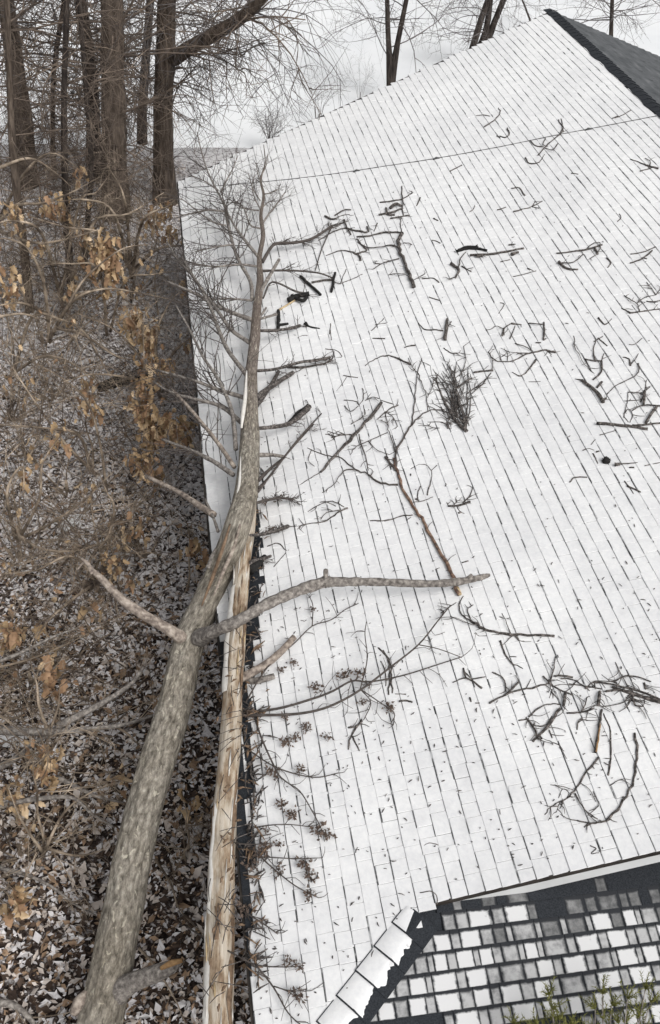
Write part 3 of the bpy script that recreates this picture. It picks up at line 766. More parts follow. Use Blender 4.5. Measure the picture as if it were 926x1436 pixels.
D('pale yellow splintered stick poking from under the black bark lump', S_, 'A', [([(152,606),(200,575),(256,538)],5,6)], mat='pale_wood')
D('black upright chunk of wood close to the fallen spine', S_, 'A', [([(156,602),(157,645),(156,688)],9,9), ([(160,665),(200,660)],9,6)], mat='black_bark', name='wood_chunk')
D('small dark arrow shaped chip right of the black upright chunk', 'bark chip', 'A', [([(268,660),(292,673),(335,681)],6,4), ([(275,655),(285,672)],6,5)], mat='black_bark', name='bark_chip')
D('thin twig lying right of the black sticks, pointing up right', T_, 'A', [([(415,488),(470,470),(520,446)],2.5,2), ([(425,485),(450,424)],2,2)])
D('thin twig below the arrow shaped chip', T_, 'A', [([(240,722),(260,712),(282,711)],2,2), ([(378,705),(382,660)],3,2)])

D('bow shaped twig high on the roof above the cable', T_, 'B', [([(178,176),(225,145),(246,112),(240,95)],3.5,2), ([(145,128),(175,124),(205,130)],2,2)])
D('small hooked twig between the bow shaped twig and the cable', T_, 'B', [([(277,180),(285,205),(268,220),(245,214)],4,3), ([(232,212),(248,222)],2,2)])
D('branched twig lying over the cable', B_, 'B', [([(408,295),(450,248),(500,206),(516,182),(495,145)],3.5,2.5), ([(500,206),(512,170),(505,140)],2.5,2), ([(375,232),(398,255),(432,260)],3,2.5), ([(440,222),(430,250),(450,258)],2.5,2), ([(492,245),(470,272),(440,266)],3,2)], sprigs=4)
D('small curled twig with a dark end below the cable', T_, 'B', [([(354,306),(372,330),(412,325),(436,292)],4,2)])
D('short sprig above the cable toward the ridge', T_, 'B', [([(722,139),(760,128),(802,104)],3,2), ([(735,135),(748,130)],5,4)])
D('small straight stick just below the cable, left of centre', T_, 'B', [([(34,363),(85,337)],3,3)])
D('tiny flat scrap below the branched twig on the cable', 'bark chip', 'B', [([(550,371),(578,376)],3,2.5)])
D('arched twig in the middle of the upper roof', T_, 'B', [([(294,436),(328,434),(352,466)],3,4)])
D('straight twig with a brushy right tip under the arched twig', T_, 'B', [([(303,535),(345,524),(382,514),(426,490)],4,2.5), ([(382,514),(412,520)],2.5,2), ([(384,512),(396,490)],2.5,2)], sprigs=3)
D('tiny dark spindle left of the brushy tipped twig', 'bark chip', 'B', [([(234,527),(252,523),(272,516)],3,3)])
D('thin bent twig left of the tiny dark spindle', T_, 'B', [([(118,536),(134,524),(140,508)],2.5,2)])
D('lone bent twig on open snow, upper right', T_, 'B', [([(745,577),(760,560),(752,544)],2.5,2)])
D('forked twig near the right edge below the cable', B_, 'B', [([(918,352),(880,342),(850,330),(800,312)],5,2.5), ([(840,363),(890,350)],3,2.5), ([(880,342),(884,322),(862,308)],2.5,2)], sprigs=3)
D('curled dark slab of bark in the upper middle of the roof', 'bark', 'B', [([(62,703),(105,692),(150,692),(190,700)],7,6), ([(68,698),(110,683),(155,686)],7,5), ([(140,684),(152,676)],4,3)], mat='black_bark', name='bark_slab')
D('long straight stick lying right of the curled bark slab', S_, 'B', [([(118,720),(220,713),(348,690)],6,5), ([(145,722),(175,722)],9,6), ([(295,716),(325,706)],10,5), ([(248,748),(290,738)],3,2.5), ([(282,676),(312,673)],4,3)], sprigs=6)
D('spiky dark sprig just below the left end of the bark slab', B_, 'B', [([(38,755),(70,780),(58,815)],8,5), ([(70,780),(78,735),(102,706)],4,2), ([(84,766),(125,791)],4,2.5), ([(58,812),(30,820)],3,2)], sprigs=6)
D('thin twig below the long straight stick', T_, 'B', [([(302,811),(350,800),(400,786)],3,2), ([(363,775),(388,786)],4,2)])
D('looped twigs with a thick lower prong, right of the long straight stick', B_, 'B', [([(578,780),(530,776),(496,748)],4,8), ([(485,712),(560,702),(610,696),(680,675)],4,5), ([(610,696),(638,672),(670,668),(660,712),(622,738)],3,2), ([(508,752),(560,748),(600,715)],3,2.5), ([(648,690),(662,715)],6,5)], sprigs=6)
D('small hooked twig right of the looped twigs', T_, 'B', [([(698,730),(716,752),(703,773)],3,3)])
D('pair of converging twigs near the right edge above the twig spray', T_, 'B', [([(800,715),(850,708),(907,684)],3.5,3), ([(798,753),(850,734),(892,700)],3.5,4), ([(850,730),(870,735)],4,3)])
D('thin twig spray at the right edge of the picture, mid roof', B_, 'D', [([(775,66),(825,60),(880,52),(940,44)],5,3), ([(738,42),(780,64)],3,5), ([(825,60),(812,20),(785,2),(750,-20)],3,2.5), ([(860,8),(900,10),(940,0)],4,3), ([(812,20),(850,-10),(905,-22)],3,2), ([(905,-22),(880,-60),(860,-85)],2.5,2), ([(905,-22),(935,-60)],3,3)], sprigs=16)

D('thin forked twig right of the fallen trunk, its tip curling', T_, 'C', [([(130,104),(185,112),(212,142),(180,150)],3,2), ([(160,60),(155,10)],2.5,2)])
D('long thin bow shaped twig above the long broken stick', T_, 'C', [([(556,182),(490,150),(430,138),(380,155),(328,189)],6,2)])
D('small dark spindle of bark above the bow shaped twig', 'bark chip', 'C', [([(524,97),(552,89),(580,85)],3,5)])
D('short level twig left above the bow shaped twig', T_, 'C', [([(366,52),(428,54)],3,2.5)])
D('short twig with a hanging thin tail, above the long broken stick', T_, 'C', [([(220,237),(255,243),(292,247)],4,3), ([(236,245),(210,285),(184,316)],2,2)])
D('long straight broken stick lying diagonally left of the forked branch', S_, 'C', [([(410,371),(330,470),(250,560),(175,640),(105,720)],11,8), ([(105,720),(60,745),(0,785)],3,2)], mats={})
D('loose tangle of fine twigs at the upper end of the long broken stick', 'twig pile', 'C', [([(222,360),(280,365),(302,382),(322,340),(314,300)],3,2.5), ([(226,388),(256,416),(300,385)],3,2.5), ([(328,362),(366,345),(400,352)],3,2), ([(258,480),(300,455),(330,430)],3,2), ([(320,385),(326,430)],2.5,2)], sprigs=10, name='twig_tangle')
D('little spray of twigs left of the long broken stick', B_, 'C', [([(260,532),(205,535),(160,547)],4,4), ([(130,530),(180,540)],3,2), ([(205,535),(140,515)],2.5,2), ([(225,530),(190,515)],2.5,2)], sprigs=8)
D('short dark stick right of the upper end of the long broken stick', S_, 'C', [([(386,458),(440,412),(494,384)],3,5), ([(405,360),(470,380)],3,3), ([(440,412),(428,440)],3,2)], sprigs=4)
fork = D('large forked branch with reddish stem and fine twigs, lying mid roof', B_, 'C', [
    ([(800,1330),(778,1270),(735,1170),(640,1010),(600,930),(540,845),(500,760),(482,695),(470,650)],12.5,7),
    ([(482,690),(480,620),(520,550),(560,482),(600,442),(640,415),(735,404)],8,2.5), ([(560,482),(572,400),(582,310),(592,225),(612,150)],4,2),
    ([(592,225),(612,280),(632,330),(642,412)],3,2), ([(592,225),(565,195),(545,150)],2.5,2), ([(640,350),(668,280),(672,250)],2,2),
    ([(492,782),(410,772),(340,728),(280,705),(210,650),(130,636),(40,598)],6,2.5), ([(280,705),(222,715),(172,780),(114,822)],4,2), ([(60,610),(45,660),(75,690)],2.5,2),
    ([(428,642),(455,675),(482,712)],7,7), ([(478,618),(460,550),(440,490),(430,418)],4,2), ([(298,530),(330,640),(346,712)],3.5,2.5), ([(440,522),(340,565),(285,590),(255,632)],3,2), ([(345,565),(390,610),(450,632)],2.5,2), ([(430,420),(465,440),(490,490)],2.5,2)],
    mat='twig', mats={0: 'red_stem'}, sprigs=60)
mb = MB(); ln, rr = stroke('C', [(803,1330),(788,1296)], 12, 13); mb.tube(ln, rr, 9, rough=.3); mb.build('broken_end', 'pale_wood', fork)
D('thin curving twig right of the large forked branch', T_, 'C', [([(640,832),(655,765),(660,710),(612,680),(556,704)],3,2), ([(660,710),(688,684)],2.5,2)])
g = random.Random(77); bush = [([(836,514),(780,458),(740,392),(712,335),(682,250)],11,3), ([(832,514),(820,440),(800,380),(772,255),(738,180)],10,2.5)]
for k in range(30):
    a = g.uniform(0, 1); sx, sy = 836 - a * 90, 500 - a * 120; ex = g.uniform(650, 850); ey = g.uniform(150, 420)
    if k % 3 == 0: sx += 20
    bush.append(([(sx, sy), ((sx + ex) / 2 + g.uniform(-30, 30), (sy + ey) / 2 + g.uniform(-20, 20)), (ex, ey)], g.uniform(2.2, 4.2), 1.6))
bush += [([(755,505),(715,470),(640,470)],3,2), ([(790,300),(825,270),(862,250)],6,5), ([(720,100),(760,125),(805,125)],3,2), ([(800,240),(830,160),(820,90)],3,2), ([(835,330),(890,290),(930,255)],4,3), ([(700,500),(660,495),(640,480)],2.5,2), ([(745,500),(735,470),(765,480)],6,3)]
D('dense bushy dark branch end, right of the large forked branch', B_, 'C', bush, sprigs=170, sub=.12)
D('short straight stick with a thin twig hanging from it, right of the bushy branch end', S_, 'D', [([(14,356),(60,350),(112,345)],6,6), ([(105,342),(108,300),(88,256)],2.5,2), ([(100,358),(60,412),(0,465)],3.5,3), ([(35,425),(75,408)],3,2)], sprigs=6)
D('squiggly thin twig on open snow above the hooked twigs, right of centre', T_, 'D', [([(78,150),(100,145),(125,130),(160,142)],3,2.5), ([(145,15),(165,25),(138,68)],2.5,2)])
D('pair of short dark twigs with curled ends, right of centre', T_, 'D', [([(198,117),(225,120),(250,123)],6,3), ([(198,117),(165,140),(156,178)],3,6), ([(165,175),(162,140)],3,3), ([(218,128),(205,165),(192,192)],2.5,4)], sprigs=3)
D('right angled bent stick standing out right of the short dark twigs', S_, 'D', [([(358,112),(360,155),(358,198)],6,5), ([(354,122),(320,118),(285,115)],3.5,3), ([(318,211),(345,211)],4,4), ([(358,198),(370,190)],4,3)])
D('long curved branch with upright side twigs, below the right angled stick', B_, 'D', [([(416,258),(370,248),(280,264),(210,298),(132,300),(86,256)],5.5,3), ([(280,262),(200,258),(148,238)],3,2), ([(304,252),(270,232),(218,214)],3,3), ([(148,296),(140,250)],3,2), ([(180,298),(182,262)],3,2), ([(370,248),(395,268)],3,2)], sprigs=12)
D('short stout curved twig below the long curved branch', T_, 'D', [([(318,294),(290,336),(245,373),(204,355)],6,2.5)])
D('faint level twig below the stout curved twig', T_, 'D', [([(284,402),(342,401)],2.5,2)])
D('little check mark shaped twig toward the upper right', T_, 'D', [([(624,89),(656,122),(690,94)],5,2.5)])
D('thick stub with curling upper twigs and a long wiry side twig, right of centre', B_, 'D', [([(648,500),(632,470),(600,435),(545,394)],12,8), ([(510,388),(545,393)],2.5,5), ([(598,392),(638,352),(640,300)],5,6), ([(640,300),(600,298),(558,290)],5,3), ([(610,300),(600,245),(612,205)],5,2.5), ([(504,178),(510,232),(545,300),(606,362)],2.5,2), ([(604,206),(646,180)],4,3), ([(622,188),(668,226)],4,2.5), ([(618,430),(642,402)],6,7), ([(664,462),(720,415),(800,375),(822,346),(820,312)],2.5,4), ([(640,492),(664,482)],8,7), ([(560,292),(590,350)],2.5,2), ([(640,300),(652,262)],3,2)], sprigs=10)
D('small three pronged dark twig near the right edge, above the ringed twig tangle', T_, 'D', [([(744,282),(772,290),(782,322)],4,5), ([(784,312),(805,292),(820,264)],3,2), ([(782,318),(800,296)],4,3)])
D('faint bent twig above the three pronged twig', T_, 'D', [([(774,220),(802,218),(838,190)],3,2.5)])
D('thick level stick with ringed twigs rising from it at the right edge', B_, 'D', [([(615,604),(700,610),(790,620),(866,632)],10,8), ([(790,614),(860,610),(940,601)],6,5), ([(856,602),(880,562),(912,520)],9,7), ([(772,600),(748,565),(772,535),(792,562),(778,602)],3,2.5), ([(790,542),(845,516),(940,520)],4,4), ([(845,516),(848,480),(850,448)],8,9), ([(768,452),(840,456)],3,3), ([(752,496),(832,490)],3,2.5), ([(850,445),(860,392)],3,2), ([(856,440),(876,430)],3,2), ([(745,580),(765,500),(770,452)],2.5,2), ([(830,500),(845,470)],5,4)], sprigs=16)
def lump(label, cat, name, reg, c, r, group=None, seed=1, mat='black_bark'):
    ox, oy, s = RG[reg]; p0_ = on_roof(ox + c[0] / s, oy + c[1] / s, 0); rm = px2m(r / s, p0_)
    p = on_roof(ox + c[0] / s, oy + c[1] / s, rm * .55); mb = MB()
    a = unit(U + V * .4)
    ts = np.linspace(-1, 1, 7); mb.tube([p + a * rm * t for t in ts], [rm * .25, rm * .7, rm * .95, rm, rm * .92, rm * .65, rm * .2], 9, rough=.5, seed=seed)
    g = random.Random(seed)
    for k in range(26):                                # ragged scales
        d = rnd_dir(g); d = d if d @ N > -.2 else d - N * (d @ N) * 1.6
        q = p + unit(d) * rm * .75; mb.tube([q, q + unit(d + a * .5) * rm * .45], [rm * .2, rm * .06], 4)
    return tag(mb.build(name, mat), label, cat, group)
lump('round black shaggy clump alone on the snow at the right', 'clump', 'black_clump', 'D', (662, 787), 20, seed=3)
D('small dark knot with a thin tail right of the round black clump', T_, 'D', [([(705,806),(718,805),(730,803)],11,8), ([(728,803),(770,800),(816,796)],4,2.5), ([(775,820),(800,820)],5,5), ([(850,812),(875,806)],3,3), ([(890,804),(926,796)],3,2.5)], name='twig')
D('dark narrow strip of bark just left of the round black clump', 'bark strip', 'D', [([(598,752),(610,775),(622,802)],4,3)], name='bark_strip')
D('thin bent twigs above the round black clump', T_, 'D', [([(548,737),(575,728),(604,736)],3,2.5), ([(588,710),(610,682)],2.5,2), ([(614,744),(630,740)],5,4)])
D('faint thin twig under the thick level stick', T_, 'D', [([(632,662),(660,654),(712,638)],3,2)])
D('arched twig below the round black clump', T_, 'D', [([(485,892),(508,870),(570,868)],4.5,3.5)])
D('forked twig low at the right below the small dark knot', T_, 'D', [([(765,910),(800,925),(832,941)],6,4), ([(752,886),(772,912)],3,4), ([(775,914),(796,948)],3,2.5)])

D('curving fan of fine twigs between fallen trunk and forked branch', B_, 'E', [([(272,100),(225,122),(172,158),(112,166),(48,180)],5,2), ([(240,108),(180,120),(155,150)],3,2), ([(255,95),(205,70),(150,85),(98,116)],3,2), ([(112,166),(72,175),(62,190)],2.5,2), ([(220,92),(175,72),(150,75)],2.5,2)], sprigs=10)
D('thin level twig touching the middle of the reddish stem', T_, 'E', [([(368,155),(440,153),(500,136),(552,131)],3,3.5), ([(430,156),(452,150)],4,3), ([(530,150),(545,140)],2.5,2)])
D('small dark sprig right of the reddish stem top', T_, 'E', [([(575,62),(575,35),(586,5)],3,2.5), ([(555,75),(600,68),(640,52)],2.5,2), ([(565,60),(580,68)],6,4)])
D('short dark splinter right of the reddish stem, near the small dark sprig', 'splinter', 'E', [([(616,44),(620,20),(628,0)],3.5,3)])
D('bristly dark twig right of the reddish stem, curved upward', B_, 'E', [([(705,92),(755,88),(802,72)],5,7), ([(770,76),(798,50),(812,14)],4,2.5), ([(730,88),(745,70)],3,2), ([(708,92),(700,75)],3,2)], sprigs=16, sub=.07)
D('tiny forked scrap below the bristly curved twig', T_, 'E', [([(745,96),(758,116),(776,124)],3,2), ([(750,122),(765,118)],5,4)])
D('tiny black scrap right of the reddish stem, near the branch tip', 'bark chip', 'E', [([(766,337),(794,329)],4,3)])
D('dark stick below the forked branch, its left end frayed into curling twigs', B_, 'X', [([(778,892),(740,890),(700,888),(678,881),(660,870)],2.4,2.4), ([(662,872),(648,862),(644,848),(650,836)],1.6,.7), ([(660,868),(656,855),(664,848)],1.2,.7), ([(688,884),(668,877),(650,872),(632,864)],1,.6), ([(722,890),(728,898)],1.6,1.2), ([(716,888),(711,874),(704,860)],1,.6), ([(640,845),(628,853),(618,860)],.7,.5), ([(700,890),(672,892)],.7,.5)], sprigs=18)
D('bent dark strip of bark below the frayed stick', 'bark strip', 'F', [([(145,65),(168,125),(200,172),(256,200)],6,3), ([(190,142),(224,143)],3.5,3)], name='bark_strip')
D('crossed short dark twigs left of the big branch pile', T_, 'X', [([(635,957),(655,951),(676,965)],.8,2), ([(650,937),(656,952),(681,949)],1.8,1), ([(650,941),(660,950)],1.2,1)])
D('tiny dark scraps below the crossed short twigs', 'bark chip', 'X', [([(659,978),(661,984)],1.6,1.4), ([(667,986),(673,986)],1,1)])
D('pale grey stick forking left of the big branch pile, with a curled twig above it', B_, 'F', [([(92,370),(180,322),(300,296),(385,270)],6,5), ([(168,332),(200,302),(234,268)],6,7), ([(106,218),(152,240),(172,280),(170,312)],4,4)], sprigs=6)
D('big tangled heap of dark broken branches at the lower right of the roof', 'branch pile', 'F', [([(930,362),(860,345),(780,320),(690,290)],12,7), ([(925,350),(850,318),(760,290)],7,5), ([(600,268),(680,275),(800,302)],6,5), ([(700,268),(745,240),(800,238),(882,264)],5,4), ([(708,170),(745,245),(782,312)],2.5,4), ([(790,305),(800,375),(842,385)],7,4), ([(848,270),(856,302)],6,6),
    ([(632,312),(628,345),(624,384)],10,9), ([(470,418),(540,415),(602,395)],5,6), ([(540,415),(560,375),(570,340)],6,3), ([(520,500),(525,460),(548,440)],4,3), ([(640,385),(730,372),(792,328)],3,2.5), ([(385,272),(404,212),(416,140)],6,2.5), ([(355,238),(380,262),(400,282)],5,6), ([(408,236),(450,236),(500,244)],6,6), ([(390,278),(450,310),(500,330)],5,4), ([(440,248),(500,255),(545,280),(582,310)],4,3), ([(284,436),(330,396),(390,372),(442,376)],5,3), ([(560,300),(610,262),(700,265)],4,3), ([(400,300),(385,345)],3,2), ([(480,275),(560,285),(640,300)],4,4), ([(610,300),(605,262)],3,3), ([(660,312),(740,306),(830,330)],8,6), ([(770,330),(790,360)],6,4), ([(640,230),(680,262)],2.5,2)], sprigs=60, name='branch_pile', sub=.13)
D('stout grey stick leaning across a dark curved twig, left of the branch heap', S_, 'F', [([(304,556),(345,515),(382,478),(438,396)],7,9), ([(464,320),(460,350),(454,386)],9,8), ([(272,440),(310,490),(332,545)],5,8), ([(300,474),(340,482),(372,472),(398,432)],4,4), ([(234,455),(286,446)],4,5), ([(384,500),(400,540)],4,3), ([(335,520),(350,545)],6,5)], sprigs=12)
D('thin dark hooked twig below the stout grey stick', T_, 'F', [([(350,540),(400,560),(440,580),(470,642)],2,3), ([(435,585),(458,605)],4,3)])
st = D('short split stick with orange wood showing, hanging below the branch heap', S_, 'F', [([(642,400),(626,500),(610,610)],8,9)], mat='stick')
D('thin wavy twig beside the orange split stick', T_, 'F', [([(650,420),(682,510),(686,640),(672,722)],3.5,6), ([(640,529),(672,528)],2.5,2), ([(640,640),(684,640)],3,3)])
D('dark kinked stick with fine curls pointing down left, near the lower right', B_, 'F', [([(626,634),(572,700),(520,780),(470,836),(402,868),(362,914)],7,3), ([(510,810),(560,890),(622,936)],5,3), ([(390,768),(440,775),(502,792)],2.5,2), ([(430,832),(450,790),(482,808),(452,852)],2.5,2), ([(538,760),(580,790),(612,850)],2.5,2), ([(440,845),(420,900)],2.5,2), ([(600,800),(625,870),(580,895)],2,2)], sprigs=8)
D('long hook shaped grey branch curving down at the lower right', B_, 'F', [([(802,515),(812,640),(788,770),(735,870),(662,946)],7,8), ([(662,946),(620,952),(580,955),(520,942)],6,4), ([(520,942),(480,935),(440,912)],3,2), ([(555,976),(578,952)],4,3), ([(680,772),(735,742),(788,745)],2.5,2), ([(600,955),(570,968)],4,3), ([(662,946),(690,935)],4,2)], sprigs=4)
D('small coiled dark twig lying near the fascia edge at lower right', T_, 'X', [([(828,1186),(836,1190),(829,1197),(840,1196)],1,.7)])
D('curved thin twig above the hip of the roof', T_, 'X', [([(589,1252),(606,1250),(613,1258),(613,1268)],.8,.9)])
D('short curved twig on the snow above the hip', T_, 'X', [([(592,1188),(602,1182),(615,1185)],.8,.7)])
D('dark loops of curled bark lying within the leafy spray', 'bark strip', 'G', [([(688,166),(725,205),(742,262),(742,330),(738,392)],5,5), ([(712,178),(745,235),(752,300),(756,384)],4,4), ([(700,230),(722,280),(725,350)],3.5,3)], name='bark_strip')
D('spindle shaped dark chip right of the curled bark loops', 'bark chip', 'G', [([(788,424),(820,420),(852,428)],6,6), ([(770,388),(822,390)],3,4)], name='bark_chip')
D('forked pair of dark sticks crossing below the curled bark loops', T_, 'G', [([(545,655),(556,595),(610,512)],4.5,6), ([(565,592),(598,662)],5,3), ([(545,550),(580,545),(612,520)],5,6), ([(610,512),(600,470)],3,2)], sprigs=3)
D('short dark twig right of the fallen trunk, above its long side branch', T_, 'X', [([(375,766),(390,762),(402,772)],1.1,.8), ([(384,795),(405,771)],.7,.6)])
D('dark split stick with snow dusted sides right of the upper trunk', S_, 'X', [([(404,594),(417,581),(433,569)],3,4), ([(420,585),(434,574)],2.5,2.5)], mat='black_bark')
orange = MB(); ln, rr = stroke('F', [(634,470),(626,530),(614,606)], 4, 5, off0=.04, off1=.04); orange.tube(ln, rr, 6, rough=.2)
if st.type == 'EMPTY': orange.build('split_face', 'orange_wood', st)
else:
    orange.build('split_face', 'orange_wood', st)
shd = MB(); g = random.Random(55)
for k in range(330):
    x, y = g.gauss(356, 9), g.uniform(640, 1400)
    p = on_roof(x, y, .03 + .05 * g.random())
    if p[0] < X_EAVE + .02: continue
    d = unit(U * g.gauss(0, 1) + V * g.gauss(0, 1) + N * g.gauss(0, .3)); L = g.uniform(.02, .09)
    shd.tube([p - d * L, p + N * .012, p + d * L], [.004, g.uniform(.005, .014), .003], 4, m=g.choice([0, 0, 1]))
for k in range(90):
    x = g.uniform(286, 350); y = g.uniform(880, 1436); x = 338 - (y - 880) * .06 + g.gauss(0, 14)
    p = on_roof(x, y, .30 + .03 * g.random() - max(0, (y - 1000)) * .00045); d = unit(U * g.gauss(0, 1) + V * g.gauss(0, 1)); L = g.uniform(.02, .16)
    if k % 3: shd.tube([p - d * L, p + N * .02 + rnd_dir(g) * .01, p + d * L], [.0035, .0045, .0025], 4, m=0)
    else: shd.tube([p - d * .03, p + N * .01, p + d * .03], [.004, .013, .004], 4, m=1)
shd.build('bark_shreds', ['stick', 'old_bark'], kind='stuff')
# small crumbs of bark that nobody could count
cr = MB(); g = random.Random(5)
for k in range(760):
    x, y = g.uniform(350, 926), g.uniform(260, 1300) if g.random() < .45 else g.uniform(800, 1436)
    p = on_roof(x, y, .024); yy = p[1]
    if not (X_EAVE < p[0] < X_RIDGE and y_near(p[0]) + .1 < yy < y_far(p[0]) - .1): continue
    d = unit(U * g.gauss(0, 1) + V * g.gauss(0, 1)); L = .008 + .02 * g.random() ** 3
    cr.tube([p - d * L, p + N * .003, p + d * L + unit(np.cross(N, d)) * L * g.uniform(-.6, .6)], [.003, .0035 + .004 * g.random(), .002], 4)
cr.build('bark_crumbs', 'stick', kind='stuff')

# ------------------------------------------------------------------ THE FALLEN TREES
def guided(anchors, n=5):
    """anchors: (px, py, mode, value, r_px); mode 'o' = metres above the roof plane, 'z' = height"""
    w, r = [], []
    for x, y, md, val, rp in anchors:
        p = on_roof(x, y, val) if md == 'o' else at_z(x, y, val)
        w.append(p); r.append(px2m(rp, p))
    w = np.array(w); ln = smooth_line(w, n=n)
    rr = np.interp(np.arange(len(ln)), np.arange(len(w)) * n, r)
    return ln, rr
ft = thing('fallen_tree', 'thick grey barked fallen tree leaning over the roof edge, its bare top along the eave', 'tree', (-1.3, 2.2, 0))
TR = [(100, 1560, 'z', .42, 33), (140, 1440, 'z', .85, 31), (168, 1300, 'z', 1.2, 27), (196, 1160, 'z', 1.55, 26.5), (241, 1005, 'z', 1.95, 24), (265, 900, 'z', 2.25, 22), (290, 845, 'z', 2.45, 20),
      (310, 800, 'z', 2.62, 19), (331, 745, 'o', .48, 18.5), (345, 690, 'o', .42, 17), (350, 630, 'o', .35, 14), (351, 575, 'o', .30, 10.5), (353, 520, 'o', .28, 8.3),
      (358, 470, 'o', .27, 7.2), (361, 430, 'o', .27, 6), (365, 395, 'o', .27, 4.8), (364, 362, 'o', .27, 3.6), (369, 330, 'o', .28, 3.0), (366, 302, 'o', .27, 2.4), (370, 275, 'o', .28, 1.9), (366, 252, 'o', .27, 1.4), (372, 228, 'o', .29, .9), (370, 203, 'o', .3, .5)]
tl, tr = guided(TR, 12)
tl = tl.copy()
g = random.Random(2)
mb = MB(); mb.tube(tl, tr, 56, rough=.13, uv=True, seed=1.7); trunk = mb.build('trunk', 'grey_trunk', ft)
def spine_at(px, py):
    d = [abs((463 + F * (R[0] @ (q - CAM)) / depth(q)) - px) + 1.2 * abs((718 + F * (R[1] @ (q - CAM)) / depth(q)) - py) for q in tl]
    i = int(np.argmin(d)); return tl[i]
def limb(reg, pts, r0, r1, o1, o0=None, mat='branch', sprigs=10, sub=.3, parent=ft, name='branch', sag=0.0, k=7, smat='twig', lev=1):
    ox, oy, s = RG[reg]; q = [(ox + a / s, oy + b / s) for a, b in pts]
    if o0 is None: o0 = above(spine_at(*q[0])) 
    w = []
    for i, (x, y) in enumerate(q):
        t = i / (len(q) - 1); w.append(on_roof(x, y, o0 + (o1 - o0) * t - sag * math.sin(math.pi * t)))
    ln = smooth_line(w, n=5); rr = np.maximum(lerp_r(len(ln), px2m(r0 / s, w[0]), px2m(r1 / s, w[-1])), .003)
    mb = MB(); mb.tube(ln, knobby(rr, len(q) * 13 + int(pts[0][0]), .07), k, rough=.08, seed=pts[0][0] * .1); b = mb.build(name, mat, parent)
    if sprigs:
        mb = MB(); gg = random.Random(int(pts[-1][0] * 7 + pts[-1][1]))
        for _ in range(int(sprigs * (1.7 if o1 > .2 else 1.6))):
            i = gg.randrange(max(1, len(ln) // 5), len(ln)); d = unit(ln[i] - ln[i - 1]); side = unit(np.cross(N, d)) * gg.choice([-1, 1])
            p = ln[i]; L = sub * gg.uniform(.5, 1.5)
            if o1 > .2:
                grow(mb, p, unit(d + side * gg.uniform(.2, .8) + N * gg.uniform(-.1, .3)), L * 1.5, max(.0045, min(.009, rr[i] * .4)), 1, gg, .16, -.01, 2, 4, .6)
                continue
            dd = unit(d * .8 + side * gg.uniform(.4, 1) + N * gg.uniform(-.2, .3))
            pts_ = [p]
            for _k in range(4):
                dd = unit(dd + rnd_dir(gg) * .2 + d * .08); pn = pts_[-1] + dd * L / 4
                if pn[0] > X_EAVE - .05 and above(pn) < .02: pn = pn + N * (.02 - above(pn))
                pts_.append(pn)
            r_ = max(.0032, rr[i] * .35)
            mb.tube(pts_, np.linspace(min(r_, .008), .0024, 5), 4, cap=False)
            for _k in range(3):
                j = gg.randrange(1, 4); d2 = unit(dd + rnd_dir(gg) * .8); e = pts_[j] + d2 * L * .35
                if e[0] > X_EAVE - .05 and above(e) < .02: e = e + N * (.02 - above(e))
                mb.tube([pts_[j], (pts_[j] + e) / 2 + rnd_dir(gg) * .01, e], [.003, .0026, .002], 3, cap=False)
        mb.build('twigs', smat, b, kind='stuff')
    return b
def olimb(pts, mat, name='branch', k=12, parent=ft):
    ln, rr = guided(pts, 6); mb = MB(); mb.tube(ln, knobby(rr, 5, .10), k, rough=.22, seed=3.3); return mb.build(name, mat, parent)
olimb([(262,901,'o',-.22,14), (278,896,'o',-.06,13), (292,889,'o',.14,10.5), (310,881,'o',.30,9), (340,867,'o',.43,8.6), (375,847,'o',.46,8), (420,828,'o',.43,7.2), (448,818.5,'o',.41,7.2), (457,816,'o',.40,8), (468,816,'o',.39,6.6), (520,816,'o',.35,5.8), (600,818.5,'o',.27,5.3), (640,816,'o',.22,5.4), (668,811,'o',.17,4.6), (680,808,'o',.15,4), (687,806,'o',.14,2)], 'branch')
limb('X', [(458,817),(457,808),(457,799)], 4, 3.5, .55, o0=.40, sprigs=0, mat='branch', name='stub')
b = limb('X', [(455,813),(438,818),(419,822)], 2.2, 1, .2, o0=.42, sprigs=0, mat='stick', name='twig')
limb('X', [(640,818),(655,812),(662,806)], 4.5, 2.5, .24, o0=.22, sprigs=0, mat='branch', name='knot')
# pale left branch and the stub low on the trunk
def zlimb(pts, mat='bare_branch', name='branch', k=10, parent=ft, cap=None):
    w = np.array([at_z(x, y, z) for x, y, z, r in pts]); r = [px2m(r, p) for (x, y, z, r), p in zip(pts, w)]
    ln = smooth_line(w, n=6); rr = np.interp(np.arange(len(ln)), np.arange(len(w)) * 6, r); mb = MB(); mb.tube(ln, rr, k, rough=.12, seed=pts[0][0] * .03)
    return mb.build(name, mat, parent)
zlimb([(266,902,2.25,12), (246,889,2.45,9), (228,878,2.52,7.6), (203,863,2.62,7), (178,846,2.72,7.2), (160,830,2.78,5.8), (143,812,2.85,5.2), (128,798,2.9,3.2), (122,789,2.93,3.4), (114,783,2.95,1.2)])
zlimb([(130,805,2.88,3), (120,788,2.93,2), (108,800,2.8,1.3)], name='stub')
zlimb([(146,1404,.80,24), (166,1390,1.04,19), (186,1378,1.2,13.5), (205,1370,1.3,12), (222,1364,1.38,11.5), (240,1356,1.45,9), (250,1351,1.48,5), (257,1347,1.5,2)], mat='branch', name='stub', k=12)
zlimb([(226,1358,1.47,3), (240,1351,1.53,5), (256,1347,1.56,3)], mat='orange_wood', name='broken_end', k=8)
zlimb([(104,1420,1.32,7), (112,1404,1.42,9), (120,1390,1.42,3)], mat='bare_branch', name='bark_scar', k=8)
